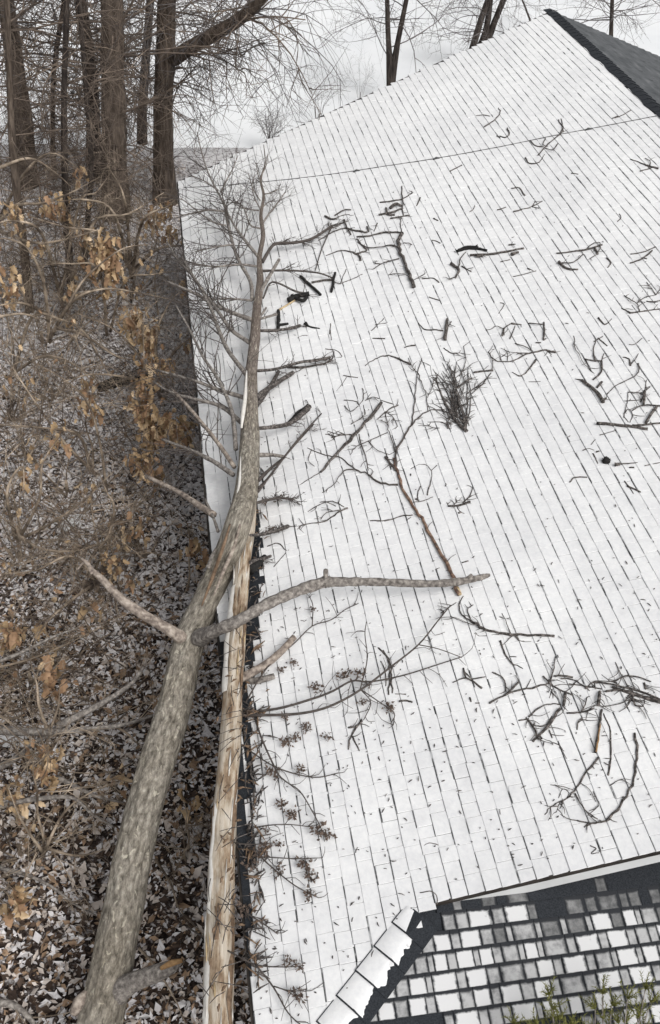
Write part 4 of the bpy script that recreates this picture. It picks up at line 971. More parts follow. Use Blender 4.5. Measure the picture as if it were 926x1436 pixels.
# limbs of the bare top, left of the spine
L_ = limb
L_('S', [(440,855),(432,765),(372,655),(340,560),(316,462),(300,380),(250,282),(215,205),(186,110),(166,20)], 11, 2.5, .45, sprigs=30, sub=.55)
L_('S', [(470,640),(400,552),(350,482),(300,382)], 9, 4, .42, sprigs=12, sub=.5)
L_('S', [(470,690),(380,680),(260,690),(180,680),(110,665)], 7, 3, .5, sprigs=12, sub=.4)
L_('S', [(440,860),(330,850),(240,855),(150,860)], 6, 3, .4, sprigs=10, sub=.4)
L_('S', [(345,580),(270,590),(200,605),(155,615)], 5, 2, .45, o0=.4, sprigs=8)
L_('S', [(310,485),(250,470),(190,430),(100,360),(75,352)], 5, 2, .55, o0=.42, sprigs=12, sub=.4)
L_('S', [(300,415),(220,408),(140,425),(78,435)], 6, 3, .5, o0=.42, sprigs=10, sub=.35)
L_('S', [(270,310),(200,262),(140,236)], 4, 2, .5, o0=.42, sprigs=8, sub=.3)
L_('S', [(285,320),(310,265),(345,200),(370,135)], 5, 2, .55, o0=.42, sprigs=8, sub=.3)
L_('S', [(480,500),(430,480),(395,390),(340,365)], 5, 2.5, .4, sprigs=8)
L_('S', [(476,410),(430,405),(380,392),(325,350)], 4, 2, .4, sprigs=8)
L_('S', [(490,480),(530,420),(570,370),(606,318)], 6, 2.5, .30, sprigs=8)
L_('S', [(478,250),(510,190),(520,130)], 3, 1.5, .32, sprigs=5, sub=.25)
L_('S', [(490,420),(455,350),(440,290),(452,240)], 4, 2, .36, sprigs=8, sub=.3)
L_('S', [(480,360),(445,300),(422,225)], 4, 2, .35, sprigs=8, sub=.25)
L_('S', [(490,300),(470,230),(460,170)], 3.5, 2, .3, sprigs=6, sub=.2)
L_('S', [(492,330),(540,320),(575,300)], 3.5, 2, .25, sprigs=6, sub=.2)
L_('S', [(488,400),(520,370),(545,365)], 3, 2, .25, sprigs=6, sub=.2)
L_('Q', [(715,180),(660,160),(600,134),(540,100),(470,70)], 7, 3, .55, sprigs=12, sub=.5)
L_('Q', [(702,242),(650,206),(610,150),(560,80),(510,0)], 6.5, 2.4, .55, sprigs=14, sub=.5)
L_('Q', [(695,335),(640,262),(612,200),(590,140),(545,60),(500,10),(470,-40)], 7, 2.2, .6, sprigs=18, sub=.6)
L_('Q', [(684,395),(610,372),(540,346),(440,318)], 7, 3, .5, sprigs=10, sub=.5)
L_('Q', [(678,465),(620,420),(550,400),(480,380),(430,350)], 7, 2.5, .5, sprigs=10, sub=.5)
L_('Q', [(662,540),(650,430),(610,340),(570,280),(530,200),(490,130)], 7, 2.5, .6, sprigs=14, sub=.5)
L_('Q', [(658,590),(610,520),(545,440),(480,370)], 7, 4.2, .45, mat='bare_branch', sprigs=6, sub=.4)
L_('Q', [(655,612),(600,575),(540,545),(455,512)], 8, 3.6, .35, mat='branch', sprigs=8, sub=.4)
L_('X', [(300,722),(275,706),(250,690),(205,668)], 5.2, 3.2, .15, o0=.35, mat='bare_branch', sprigs=6, sub=.4)
L_('X', [(306,745),(298,722),(288,700)], 2.5, 1.5, .3, o0=.45, sprigs=0)
L_('X', [(292,795),(300,775),(312,760)], 3, 2, .3, o0=.5, sprigs=0)
# right of the spine: stubs and branches lying on the snow
L_('A', [(88,392),(125,330),(152,313),(222,310),(292,296),(342,268),(387,236)], 8, 5, .04, sprigs=24, sub=.28, mat='twig')
L_('A', [(387,240),(345,335),(316,430)], 3, 2, .04, o0=.05, sprigs=0, mat='twig')
L_('A', [(80,432),(150,430),(232,431),(330,441),(392,462)], 6, 3, .05, sprigs=10, sub=.25, mat='twig')
L_('A', [(70,540),(110,468),(160,382)], 9, 7, .42, mat='branch', sprigs=0, name='stub')
L_('A', [(70,640),(95,605),(104,590)], 6, 4, .36, mat='branch', sprigs=0, name='stub')
L_('A', [(90,550),(130,480),(230,520),(270,528)], 4, 5, .05, mat='stick', sprigs=4)
L_('A', [(60,690),(130,690),(200,682),(250,668)], 7, 7, .05, mat='stick', sprigs=6, sub=.15)
L_('A', [(75,640),(110,630),(150,620)], 6, 5, .2, mat='branch', sprigs=3, sub=.15)
L_('C', [(-235,215),(-120,205),(0,172),(80,161),(155,146)], 8, 7, .04, mat='stick', sprigs=8, sub=.2)
L_('C', [(-60,195),(20,196),(80,185),(130,176),(166,152)], 6, 4, .03, o0=.03, mat='stick', sprigs=4, sub=.15)
L_('Q', [(715,400),(745,375),(785,348),(822,325)], 9, 6, .05, mat='stick', sprigs=5, sub=.15)
L_('Q', [(715,425),(745,385),(782,322)], 7, 5, .06, mat='stick', sprigs=4, sub=.15)
L_('Q', [(715,482),(760,478),(805,470),(835,452),(868,420)], 5, 8, .05, mat='stick', sprigs=4, sub=.15)
L_('Q', [(725,650),(760,612),(830,520),(902,440)], 4, 2, .05, mat='twig', sprigs=5, sub=.2)
L_('Q', [(725,660),(800,560),(880,470)], 3, 2, .05, mat='twig', sprigs=4, sub=.2)
L_('T', [(520,330),(600,330),(672,340)], 14, 9, .1, mat='branch', sprigs=2, sub=.15)
L_('T', [(520,480),(590,410),(672,345)], 12, 7, .1, mat='twig', sprigs=2, sub=.15)
L_('T', [(500,615),(560,600),(640,585),(725,592)], 10, 7, .06, mat='twig', sprigs=14, sub=.16)
L_('T', [(470,805),(540,800),(620,778),(692,752)], 9, 13, .05, mat='stick', sprigs=10, sub=.14)
L_('T', [(450,975),(520,955),(592,928)], 22, 8, .05, mat='stick', sprigs=2, sub=.12, o0=.2)

# the peeled log under it
pl = thing('peeled_log', 'pale peeled tree trunk lying straight along the eave beneath the grey fallen tree', 'tree', (.0, 2.0, 0))
PL = [(300, 1560, 'o', -.16, 25), (305, 1440, 'o', -.09, 25), (308, 1300, 'o', -.02, 23), (314, 1160, 'o', .05, 20.5), (324, 1020, 'o', .11, 17), (331, 900, 'o', .16, 16), (336, 840, 'o', .18, 14), (341, 790, 'o', .19, 12), (349, 735, 'o', .18, 11), (354, 690, 'o', .16, 9)]
ll, lr = guided(PL, 12)
mb = MB(); mb.tube(ll, lr * .84, 40, rough=.15, uv=True, seed=4.2); plog = mb.build('trunk', 'peeled', pl)
e0 = ll[0]; mb = MB(); mb.tube(smooth_line([(e0[0] - .12, e0[1] - .5, -.1), (e0[0] - .08, e0[1] - .45, 1.1), (e0[0] - .04, e0[1] - .3, 1.95), e0 + unit(ll[3] - ll[0]) * .02], n=8), lerp_r(25, lr[0] * 1.3, lr[0] * .98), 24, rough=.09, uv=True); mb.build('snapped_stump', 'peeled', pl)
# strips: white sapwood on its left flank, brown bark left on the right
def strip(center, rad, a0, a1, i0, i1, lift, mat, name, jag, seed):
    mb = MB(); n = i1 - i0; k = 5; v = []
    for i in range(n):
        c = center[i0 + i]; t = unit(center[min(i0 + i + 1, len(center) - 1)] - center[max(i0 + i - 1, 0)])
        toc = unit(CAM - c); side = unit(np.cross(t, toc)); up = unit(np.cross(side, t))
        j0 = jag * noise.noise((i * .35, seed, 0)); j1 = jag * noise.noise((i * .35, seed + 9, 0))
        for b in range(k):
            s_ = b / (k - 1); a = (a0 + j0) + ((a1 + j1) - (a0 + j0)) * s_
            h = rad[i0 + i] * (1.02 + lift * math.sin(math.pi * s_)) + .004
            if i in (0, n - 1): h = rad[i0 + i] * .98
            v.append(c + (up * math.cos(a) + side * math.sin(a)) * h)
    q = [(i * k + b, i * k + b + 1, (i + 1) * k + b + 1, (i + 1) * k + b) for i in range(n - 1) for b in range(k - 1)]
    mb.add(v, q); return mb.build(name, mat, pl)
sgn = 1
c_ = ll[6]; t_ = unit(ll[7] - ll[5]); side_ = unit(np.cross(t_, unit(CAM - c_)))
sgn = 1 if (R[0] @ side_) < 0 else -1            # +: towards the left of the picture
strip(ll, lr * .85, sgn * .62, sgn * 1.2, 2, 21, .06, 'sapwood', 'sapwood_strip', .3, 1.0)
strip(ll, lr * .85, sgn * .7, sgn * 1.15, 25, 40, .06, 'sapwood', 'sapwood_strip', .3, 2.0)
strip(ll, lr, sgn * .55, sgn * 1.2, 52, 76, .05, 'sapwood', 'sapwood_strip', .2, 5.0)
gs = random.Random(19); spl = MB()
for k in range(46):
    i = gs.randrange(4, len(ll) - 12); t = unit(ll[i + 1] - ll[i]); toc = unit(CAM - ll[i]); sd3 = unit(np.cross(t, toc)); an = gs.uniform(-1.3, 1.3)
    q = ll[i] + (unit(np.cross(sd3, t)) * math.cos(an) + sd3 * math.sin(an)) * lr[i] * .86; L = gs.uniform(.08, .4); lift_ = (q - ll[i]) * gs.uniform(.0, .25)
    spl.tube([q - t * L * .5, q + (q - ll[i]) * .05, q + t * L * .5 + lift_], [.003, gs.uniform(.006, .013), .002], 4, m=gs.choice([0, 0, 1, 2]))
spl.build('splinters', ['sapwood', 'old_bark', 'pale_wood'], pl, kind='stuff')
for a, b, c0, c1 in ((6, 12, -.1, .1), (22, 27, .1, .32), (48, 53, .1, .35), (30, 44, -1.0, -.72), (5, 26, -1.25, -.9), (50, 70, -1.0, -.75)):
    strip(ll, lr * .86, sgn * c0, sgn * c1, a, b, .06, 'old_bark', 'bark_patch', .5, a * 1.3)
def sliver(pts, mat, name, k=6):
    ln, rr = guided(pts, 6); mb = MB(); mb.tube(ln, rr, k, rough=.25, seed=pts[0][0]); mb.build(name, mat, ft)
sliver([(339,600,'o',.45,1.5), (341,580,'o',.46,3), (344,555,'o',.44,2.6), (346,520,'o',.40,1)], 'sapwood', 'split_sliver')
sliver([(331,700,'o',.55,1), (335,690,'o',.56,3), (337,672,'o',.54,2.6), (338,640,'o',.48,1)], 'sapwood', 'split_sliver')
sliver([(300,835,'z',2.72,1.2), (312,805,'z',2.86,3), (327,770,'z',2.98,3), (337,735,'o',.70,1.5)], 'bare_branch', 'bark_ridge')
sliver([(283,850,'z',2.68,1), (298,810,'z',2.84,3), (312,770,'o',.66,2.6), (323,735,'o',.66,1)], 'old_bark', 'bark_ridge')
def plimb(pts, r0, r1, mat='twig', name='branch', k=6, sprigs=0, sub=.2, buds=()):
    """(px, py, offset from roof plane) branch of the peeled log"""
    w = np.array([on_roof(x, y, o) for x, y, o in pts]); ln = smooth_line(w, n=5)
    rr = np.maximum(lerp_r(len(ln), px2m(r0, w[0]), px2m(r1, w[-1])), .0028)
    mb = MB(); mb.tube(ln, rr, k, rough=.06); b = mb.build(name, mat, pl)
    if sprigs:
        mb = MB(); gg = random.Random(int(pts[-1][0] * 3 + pts[-1][1]))
        for _ in range(sprigs):
            i = gg.randrange(len(ln) // 4, len(ln)); d = unit(ln[i] - ln[i - 1]); dd = unit(d * .7 + rnd_dir(gg) * .8); L = sub * gg.uniform(.4, 1.3); p = ln[i]
            q = [p, p + dd * L * .5, p + unit(dd + rnd_dir(gg) * .4) * L]
            q = [e if above(e) > .02 or e[0] < X_EAVE else e + N * (.02 - above(e)) for e in q]
            mb.tube(smooth_line(q, n=2), np.linspace(.004, .0022, 5), 3, cap=False)
        mb.build('twigs', mat, b, kind='stuff')
    return b
plimb([(330,955,.05), (350,945,.10), (375,930,.10), (396,912,.11), (413,893,.12)], 6.5, 4.5, 'bare_branch', 'stub', 9)
plimb([(338,950,.02), (355,955,.05), (372,952,.06), (385,948,.05)], 5, 4, 'branch', 'stub', 8)
plimb([(350,800,.15), (362,790,.12), (372,780,.06)], 8, 3, 'black_bark', 'stub', 8)
plimb([(330,1003,-.05), (360,1003,.10), (417,1001,.12), (461,991,.14), (505,968,.15), (546,937,.16), (587,904,.14), (614,871,.12), (632,849,.10)], 2.2, .8, sprigs=14, sub=.3)
plimb([(330,1000,-.02), (388,994,.10), (441,979,.11), (467,969,.12), (494,955,.12), (520,956,.1), (566,947,.1), (620,930,.08), (648,921,.07)], 2, .7, sprigs=14, sub=.25)
plimb([(505,968,.14), (515,925,.15), (512,890,.12), (514,872,.1)], .9, .6, sprigs=5)
plimb([(587,904,.14), (615,910,.12), (648,922,.08)], .8, .6)
plimb([(505,966,.14), (530,983,.1), (553,1000,.06), (548,1015,.05)], 1, .6, sprigs=8)
plimb([(505,966,.14), (520,985,.08), (510,1010,.05)], .9, .6, sprigs=6)
plimb([(345,985,.05), (365,950,.10), (385,925,.10), (413,902,.08), (438,878,.08), (465,869,.07), (484,855,.06), (503,846,.05)], 1.2, .7, sprigs=6)
plimb([(438,878,.08), (439,850,.08), (435,838,.07)], .8, .6, sprigs=5, sub=.12)
plimb([(352,985,-.02), (365,1030,.08), (388,1081,.09), (400,1095,.09), (421,1110,.08), (440,1141,.07), (450,1160,.06)], 1.5, .7, sprigs=12)
plimb([(335,1040,-.1), (358,1058,.06), (392,1078,.07), (440,1090,.06), (475,1084,.05)], 1.2, .7, sprigs=8)
plimb([(292,1173,-.35), (330,1182,.06), (355,1184,.08), (385,1182,.07)], 1.3, .6, sprigs=6)
plimb([(330,1170,-.1), (360,1160,.07), (400,1156,.08), (440,1160,.06)], 1.2, .6, sprigs=8)
plimb([(338,1195,-.05), (352,1190,.06), (380,1215,.08), (414,1242,.07), (447,1259,.05)], 1.3, .7, sprigs=10)
plimb([(338,1200,-.05), (375,1202,.07), (414,1204,.07), (452,1203,.05)], 1.1, .6, sprigs=8)
plimb([(315,1262,-.2), (345,1280,.06), (372,1297,.07), (390,1310,.05)], 1.5, .8, sprigs=8)
plimb([(262,1300,-.5), (292,1318,-.2), (325,1336,.06), (360,1353,.08), (400,1356,.07), (427,1354,.05)], 1.5, .7, sprigs=8)
plimb([(358,1352,.08), (384,1385,.08), (404,1420,.08), (425,1440,.06)], 1.4, .8, sprigs=6)
plimb([(384,1383,.08), (409,1390,.07), (430,1387,.05)], 1, .6, sprigs=5)
# bunches of dead seed and leaf scraps on those sprays
def bunch_mesh(seed, n=44, size=.068, leaf=.023):
    g = random.Random(seed); mb = MB()
    for k in range(n):
        d = rnd_dir(g); c = d * size * g.uniform(.1, 1); c[2] = abs(c[2]) * .6
        a = unit(d + rnd_dir(g) * .7); s_ = unit(np.cross(a, rnd_dir(g))); u_ = np.cross(a, s_); L = leaf * g.uniform(.6, 1.3); W = L * .45
        mb.add([c - a * L * .3, c + s_ * W + u_ * W * .4, c - s_ * W + u_ * W * .4, c + a * L], None, [(0, 1, 3), (0, 3, 2)])
    return mb.mesh('leaf_bunch', 'bud', smooth=False)
BM = [bunch_mesh(s) for s in range(5)]
g = random.Random(12)
for x, y, s in ((442,964,1.2),(482,948,1.3),(505,945,1.2),(403,1042,1.2),(460,1034,1.0),(430,1022,.9),(382,1083,1.2),(421,1080,1.0),(545,992,1.1),(372,1190,1.1),(395,1130,1.1),(412,1142,1.1),(448,1166,1.3),(460,1172,1.0),
                (365,1198,1.3),(390,1220,1.2),(426,1212,1.2),(436,1228,1.1),(390,1184,.8),(433,1254,1.0),(404,1350,.8),(420,1356,.9),(418,1396,1.1),(374,1165,.7),(400,1005,.8),(395,940,.8),(412,930,.8),(350,1000,1.1),(352,1215,1.2),(345,1275,1.2),(320,1195,1.0),(310,1260,1.0),(390,700,1.0),(380,742,1.0),(370,705,.9),(440,855,.7),(515,960,.8),(508,985,.8),(415,1033,.8),(428,1018,.7)):
    o = bpy.data.objects.new('leaf_bunch', g.choice(BM)); col.objects.link(o); o.parent = pl if x < 700 else pl
    o.matrix_parent_inverse = world_of(pl).inverted()
    p = on_roof(x, y, .06); o.matrix_basis = Matrix.Translation(p) @ Matrix.Rotation(g.uniform(0, 6.28), 4, 'Z') @ Matrix.Scale(s, 4)

# ------------------------------------------------------------------ STANDING TREES
def leafless(label, base, tops, mat, crown_mat, nlow, z0, z1, L, group='bare trees in the wood beside the roof', name='bare_tree', seed=1, lev=2, droop=.04, side=None, kids=5, r_br=.03, flare=1.25, limbs=()):
    """base: world point on the ground; tops: list of stems, each a list of (world point, radius)"""
    root = thing(name, label, 'tree', base, group)
    g = random.Random(seed); lines = []
    for s_ in tops:
        w = np.array([p for p, r in s_]); r = [r for p, r in s_]; ln = smooth_line(w, n=8)
        rr = np.interp(np.arange(len(ln)), np.arange(len(w)) * (8 if len(w) > 2 else len(ln) - 1), r)
        if len(w) == 2: rr = np.linspace(r[0], r[1], len(ln))
        mb = MB(); mb.tube(ln, rr, 16, rough=.10, seed=seed + len(lines)); mb.build('trunk', mat, root); lines.append((ln, rr))
    for pts, r0, r1 in limbs:
        ln = smooth_line(pts, n=6); rr = np.linspace(r0, r1, len(ln)); mb = MB(); mb.tube(ln, rr, 10, rough=.08); mb.build('limb', mat, root); lines.append((ln, rr))
    mb = MB()
    for _ in range(nlow):
        ln, rr = g.choice(lines); ok = [i for i in range(len(ln)) if z0 < ln[i][2] < z1]
        if not ok: continue
        i = g.choice(ok); a = g.uniform(0, 6.283) if side is None else g.gauss(side, .8)
        d = np.array([math.cos(a), math.sin(a), g.uniform(-.25, .5)])
        grow(mb, ln[i], d, L * g.uniform(.5, 1.2), r_br * g.uniform(.4, 1), lev, g, .22, droop, kids, 4)
    if nlow: mb.build('crown', crown_mat, root, kind=None)
    return root
def trunk_pts(pix, Y):                              # (px, py, r_px) up a trunk standing at distance Y
    out = []
    for x, y, r in pix:
        p = at_y(x, y, Y); out.append((p, px2m(r * .87, p)))
    return out
def standing(pix, more=None, ext=3.0):
    """trunk whose first pixel is its foot on the ground"""
    b = at_z(pix[0][0], pix[0][1], 0.0); s_ = trunk_pts(pix, b[1])
    s_[0] = (b - np.array([0, 0, .1]), s_[0][1])
    d = unit(s_[-1][0] - s_[-2][0]); s_.append((s_[-1][0] + d * ext, s_[-1][1] * .72))
    return b, s_
b, s_ = standing([(232, 285, 21), (230, 240, 17), (229, 160, 15.5), (232, 80, 15.5), (234, 0, 15)])
Yb = b[1]
lp = [at_y(243, 82, Yb - .1), at_y(262, 70, Yb - .4), at_y(300, 48, Yb - .8), at_y(335, 28, Yb - 1.1), at_y(368, -3, Yb - 1.4), at_y(400, -40, Yb - 1.6)]
def hang(root, pts, nb, L, seed, mat, lev=2, r=.02):
    g = random.Random(seed); ln = smooth_line(pts, n=6); mb = MB()
    for _ in range(nb):
        i = g.randrange(2, len(ln)); a = g.uniform(0, 6.283)
        d = np.array([math.cos(a) * .8, math.sin(a) * .5, g.uniform(-.5, .35)])
        grow(mb, ln[i], d, L * g.uniform(.5, 1.2), r * g.uniform(.45, 1), lev, g, .2, .13, 5, 4)
    mb.build('hanging_twigs', mat, root, kind=None)
tA = leafless('tall bare tree beside the roof corner with one thick limb reaching right', b, [s_], 'tree_bark', 'crown_twig', 38, 1.0, 8, 2.2, seed=3, limbs=[(lp, .17, .10)])
hang(tA, lp, 20, 2.6, 5, 'far_twig')
lp2 = [at_y(330, 0, Yb + .4), at_y(375, 0, Yb - .4), at_y(420, -6, Yb - 1), at_y(480, 10, Yb - 1.6)]
hang(tA, [at_y(262, 70, Yb - .4), at_y(340, 56, Yb - .9), at_y(400, 66, Yb - 1.2)], 8, 2.2, 6, 'far_twig', r=.016)
b, s_ = standing([(163, 305, 26), (161, 240, 21), (160, 160, 19.5), (158, 80, 18.5), (157, 0, 18)])
leafless('thickest bare tree at the upper left, brown leaves clinging around its foot', b, [s_], 'tree_bark', 'crown_twig', 62, .8, 7, 2.4, seed=5)
b, s_ = standing([(132, 252, 13), (131, 180, 11.5), (126, 90, 11), (112, 0, 10)])
leafless('dark slender tree just left of the thickest tree, leaning left', b, [s_], 'dark_bark', 'crown_twig', 40, 1, 7, 2.2, seed=6)
b, s_ = standing([(199, 196, 9), (200, 150, 7.5), (205, 80, 7), (211, 0, 6.5)])
leafless('slim bare tree between the two big trunks, foot at the lake edge', b, [s_], 'dark_bark', 'far_twig', 40, 1, 7, 2.2, seed=7)
b, s_ = standing([(38, 262, 19), (34, 190, 16), (24, 110, 14.5), (14, 40, 14), (8, 0, 13.5)])
leafless('leaning bare tree at the upper left corner', b, [s_], 'tree_bark', 'crown_twig', 50, 1, 7, 2.4, seed=8)
b, s_ = standing([(42, 440, 7.5), (36, 370, 7), (24, 270, 6.5), (17, 190, 6), (12, 60, 5)])
leafless('slender young tree in front of the corner tree', b, [s_], 'tree_bark', 'crown_twig', 40, .6, 6, 1.7, seed=9, r_br=.018)
b, s_ = standing([(100, 420, 6.5), (97, 350, 6), (92, 260, 5.5), (90, 150, 5), (94, 0, 4.5)])
leafless('thin straight young tree between corner tree and dark slender tree', b, [s_], 'dark_bark', 'crown_twig', 40, .5, 6, 1.7, seed=10, r_br=.018)
b, s_ = standing([(118, 380, 4.5), (124, 300, 4.2), (128, 230, 4), (120, 120, 3.6)])
leafless('whip thin young tree leaning right before the dark slender tree', b, [s_], 'dark_bark', 'crown_twig', 34, .5, 6, 1.6, seed=12, r_br=.016)
b, s_ = standing([(76, 250, 4.5), (74, 180, 4), (76, 100, 3.8), (90, 0, 3.5)])
leafless('thin tree behind the corner tree, near the lake', b, [s_], 'dark_bark', 'far_twig', 40, .8, 7, 2.0, seed=13)
# beyond the roof: trees on the shore
def behind(px, Y): 
    p = at_y(px[0], px[1], Y); return p
def far_tree(label, stems, Y, seed, nlow=22, L=2.6, foot=None, z0=.8, mat='dark_bark', lev=3, kids=4):
    tops = []
    f = None
    for pix in stems:
        s_ = trunk_pts(pix, Y)
        d = unit(s_[0][0] - s_[1][0]); k = (s_[0][0][2] + .6) / max(.2, -d[2]) if d[2] < 0 else 0
        if f is None: f = s_[0][0] + d * k; f = np.array([f[0], f[1], -.55])
        s_ = [(f, s_[0][1] * 1.15)] + s_
        e = unit(s_[-1][0] - s_[-2][0]); s_.append((s_[-1][0] + e * 2.5, s_[-1][1] * .7)); tops.append(s_)
    return leafless(label, f, tops, mat, 'far_twig', nlow, z0, 9, L, 'bare trees on the snowy lake shore', 'shore_tree', seed, lev, .03, None, kids, .026)
far_tree('two stemmed dark tree standing just beyond the snowy roof edge', [[(548,116,7),(545,60,4.2),(543,0,3.8)], [(549,116,7),(558,60,4.5),(570,0,3.8)]], 31, 21, 24, 2.4)
far_tree('three stemmed dark tree left of the roof peak', [[(664,64,5.5),(674,30,5),(686,-4,4.8)], [(676,58,5),(684,30,4.8),(688,-4,4.5)], [(684,54,5.5),(694,30,5),(708,-4,4.6)]], 34, 22, 24, 2.4)
far_tree('thin single tree beyond the dark ridge at the upper right', [[(857,52,3.4),(858,20,3.2),(859,-5,3)]], 36, 23, 22, 2.8)
far_tree('sparse small tree just left of the roof peak far out on the shore', [[(742,24,1.6),(736,8,1.4),(730,-6,1.2)]], 40, 24, 14, 2.0)
g = random.Random(41)
def leaf_mesh(seed, mat):
    g = random.Random(seed); L, W = .085, .03; mb = MB(); v = []
    lob = [.25, .9, .55, 1.0, .6, .75, .1]; n = len(lob); curl = g.uniform(.4, 1.4); fold = g.uniform(.3, 1.0); tw = g.uniform(-.8, .8)
    for i, w in enumerate(lob):
        t = i / (n - 1); x = L * t; z = -curl * L * .5 * t * t; a = tw * t
        for s_ in (-1, 0, 1):
            yy = s_ * W * w; zz = abs(s_) * W * w * fold
            v.append((x, yy * math.cos(a) - zz * math.sin(a), z + yy * math.sin(a) + zz * math.cos(a)))
    q = [(i * 3 + b, i * 3 + b + 1, i * 3 + b + 4, i * 3 + b + 3) for i in range(n - 1) for b in (0, 1)]
    mb.add(v, q); return mb.mesh('leaf', mat, smooth=True)
LM = [leaf_mesh(s, m) for s, m in enumerate(['leaf_tan', 'leaf_brown', 'leaf_gold', 'leaf_brown', 'leaf_gold', 'leaf_tan', 'leaf_brown', 'leaf_gold'])]
def hang_leaves(root, centers, n, spread, size=1.0, seed=1, pick=None, tail=.0):
    g = random.Random(seed); jm = MB()
    for k in range(int(n * 1.35)):
        c = np.asarray(g.choice(centers)); p = c + np.array([g.gauss(0, spread), g.gauss(0, spread), g.gauss(0, spread * 1.1) - tail * g.random()])
        rot = Matrix.Rotation(g.uniform(0, 6.283), 4, 'Z') @ Matrix.Rotation(g.gauss(1.15, .45), 4, 'Y') @ Matrix.Rotation(g.uniform(-1, 1), 4, 'X')
        mw = Matrix.Translation(p) @ rot @ Matrix.Scale(size * 1.55 * g.uniform(.6, 1.35), 4); me = g.choice(pick or LM)
        if k >= 280:
            co = np.empty(len(me.vertices) * 3, np.float32); me.vertices.foreach_get('co', co)
            A = np.array(mw); v = co.reshape(-1, 3) @ A[:3, :3].T + A[:3, 3]
            jm.add(v, [list(q.vertices) for q in me.polygons], m=k % 3); continue
        o = bpy.data.objects.new('leaf', me); col.objects.link(o); o.parent = root; o.matrix_parent_inverse = world_of(root).inverted()
        o.matrix_basis = mw
    if jm.n: jm.build('leaves', ['leaf_brown', 'leaf_gold', 'leaf_tan'], root, kind='stuff')
def bush_at(label, base, n, L, r, mat, seed, name='bare_bush', lev=2, lean=.0, kids=5, up=.9, group='bare bushes by the lake'):
    root = thing(name, label, 'bush', base, group); g = random.Random(seed); m1, m2 = MB(), MB()
    for k in range(n):
        a = g.uniform(0, 6.283); d = np.array([math.cos(a) * .7, math.sin(a) * .7, up])
        grow(m2, np.asarray(base) + np.array([math.cos(a), math.sin(a), 0]) * .06, d, L * g.uniform(.6, 1.2), r, lev, g, .2, -.02, kids, 3)
    m2.build('twigs', mat, root)
    m1.tube([np.asarray(base) - np.array([0, 0, .05]), np.asarray(base) + np.array([0, 0, .25])], [r * 2.5, r * 1.6], 6); m1.build('stem', mat, root)
    if name == 'shrub':
        cs = [np.asarray(base) + np.array([g.gauss(0, L * .45), g.gauss(0, L * .45), L * g.uniform(.35, .95)]) for _ in range(5)]
        hang_leaves(root, cs, 15, .09, .8, seed)
    return root
bush_at('dark round bare bush on the lake bank behind the roof edge', at_z(378, 196, -.1), 20, .8, .009, 'far_twig', 3)
bush_at('faint bare bush behind the roof edge right of the dark bush', at_z(446, 172, -.45), 10, 1.1, .006, 'far_twig', 4)
bush_at('tall faint bare bush beyond the roof near the two stemmed tree', at_z(505, 140, -.45), 6, 1.0, .005, 'far_twig', 6)

# ------------------------------------------------------------------ SAPLINGS, SHRUBS and hanging leaves
def sapling(label, foot, height, seed, leaves=(), nl=0, spread=.12, lean=(0, 0), mat='brush', r=.018, kids=6, lev=2, name='sapling', group='leafless saplings in the wood', cat='sapling', size=1.0, nb=14, L=1.3, tail=.1, guides=(), pick=None):
    """foot world point, leaves: world points where dry leaves cling"""
    root = thing(name, label, cat, foot, group); g = random.Random(seed)
    f = np.asarray(foot, float); w = [f - np.array([0, 0, .05])]
    for k in range(1, 6):
        w.append(f + np.array([lean[0] * (k / 5) + g.gauss(0, .03), lean[1] * (k / 5) + g.gauss(0, .03), height * k / 5]))
    ln = smooth_line(w, n=4); mb = MB(); mb.tube(ln, lerp_r(len(ln), r, r * .3), 7, rough=.05); mb.build('stem', mat, root)
    mb = MB()
    for k in range(nb):
        i = g.randrange(len(ln) // 5, len(ln)); a = g.uniform(0, 6.283); d = np.array([math.cos(a), math.sin(a), g.uniform(-.1, .7)])
        grow(mb, ln[i], d, L * g.uniform(.5, 1.2), r * .5, lev, g, .22, .02, kids, 3)
    for c in leaves:                                 # a twig from the stem to every leaf cluster
        i = int(np.argmin(np.linalg.norm(ln - np.asarray(c), axis=1)))
        mid = (ln[i] + np.asarray(c)) / 2 + np.array([0, 0, .06]); mb.tube(smooth_line([ln[i], mid, np.asarray(c)], n=4), np.linspace(r * .4, .003, 9), 4)
    mb.build('twigs', mat, root, kind='stuff')
    for pts, r0, r1 in guides:
        w = np.array([at_z(x, y, z) for x, y, z in pts]); gl = smooth_line(w, n=5); rr = lerp_r(len(gl), px2m(r0, w[0]), px2m(r1, w[-1]) * .45); mb = MB(); mb.tube(gl, rr, 7, rough=.07); bo = mb.build('branch', 'branch' if r0 > 3 else mat, root)
        mb = MB()
        for k in range(7):
            i = g.randrange(len(gl) // 3, len(gl)); grow(mb, gl[i], unit(gl[i] - gl[i - 1]) + rnd_dir(g) * .7, .5 * g.uniform(.4, 1), rr[i] * .35, 1, g, .2, 0, 3, 3)
        mb.build('twigs', mat, bo, kind='stuff')
    if nl: hang_leaves(root, list(leaves) or [ln[-1]], nl, spread, size, seed, pick, tail)
    return root
Z = at_z
sapling('sapling with a long column of rusty leaves close to the roof edge', Z(212, 690, 0), 2.6, 51, [Z(195, 450, 1.9), Z(205, 475, 1.85), Z(212, 505, 1.75), Z(205, 540, 1.6), Z(208, 580, 1.45), Z(212, 612, 1.3), Z(200, 640, 1.1), Z(235, 590, 1.5), Z(255, 600, 1.5), Z(212, 660, 1.0), Z(185, 445, 1.9), Z(230, 510, 1.7), Z(200, 560, 1.5)], 420, .105, (.0, 1.2), size=1.0, nb=12, L=.8, tail=.12)
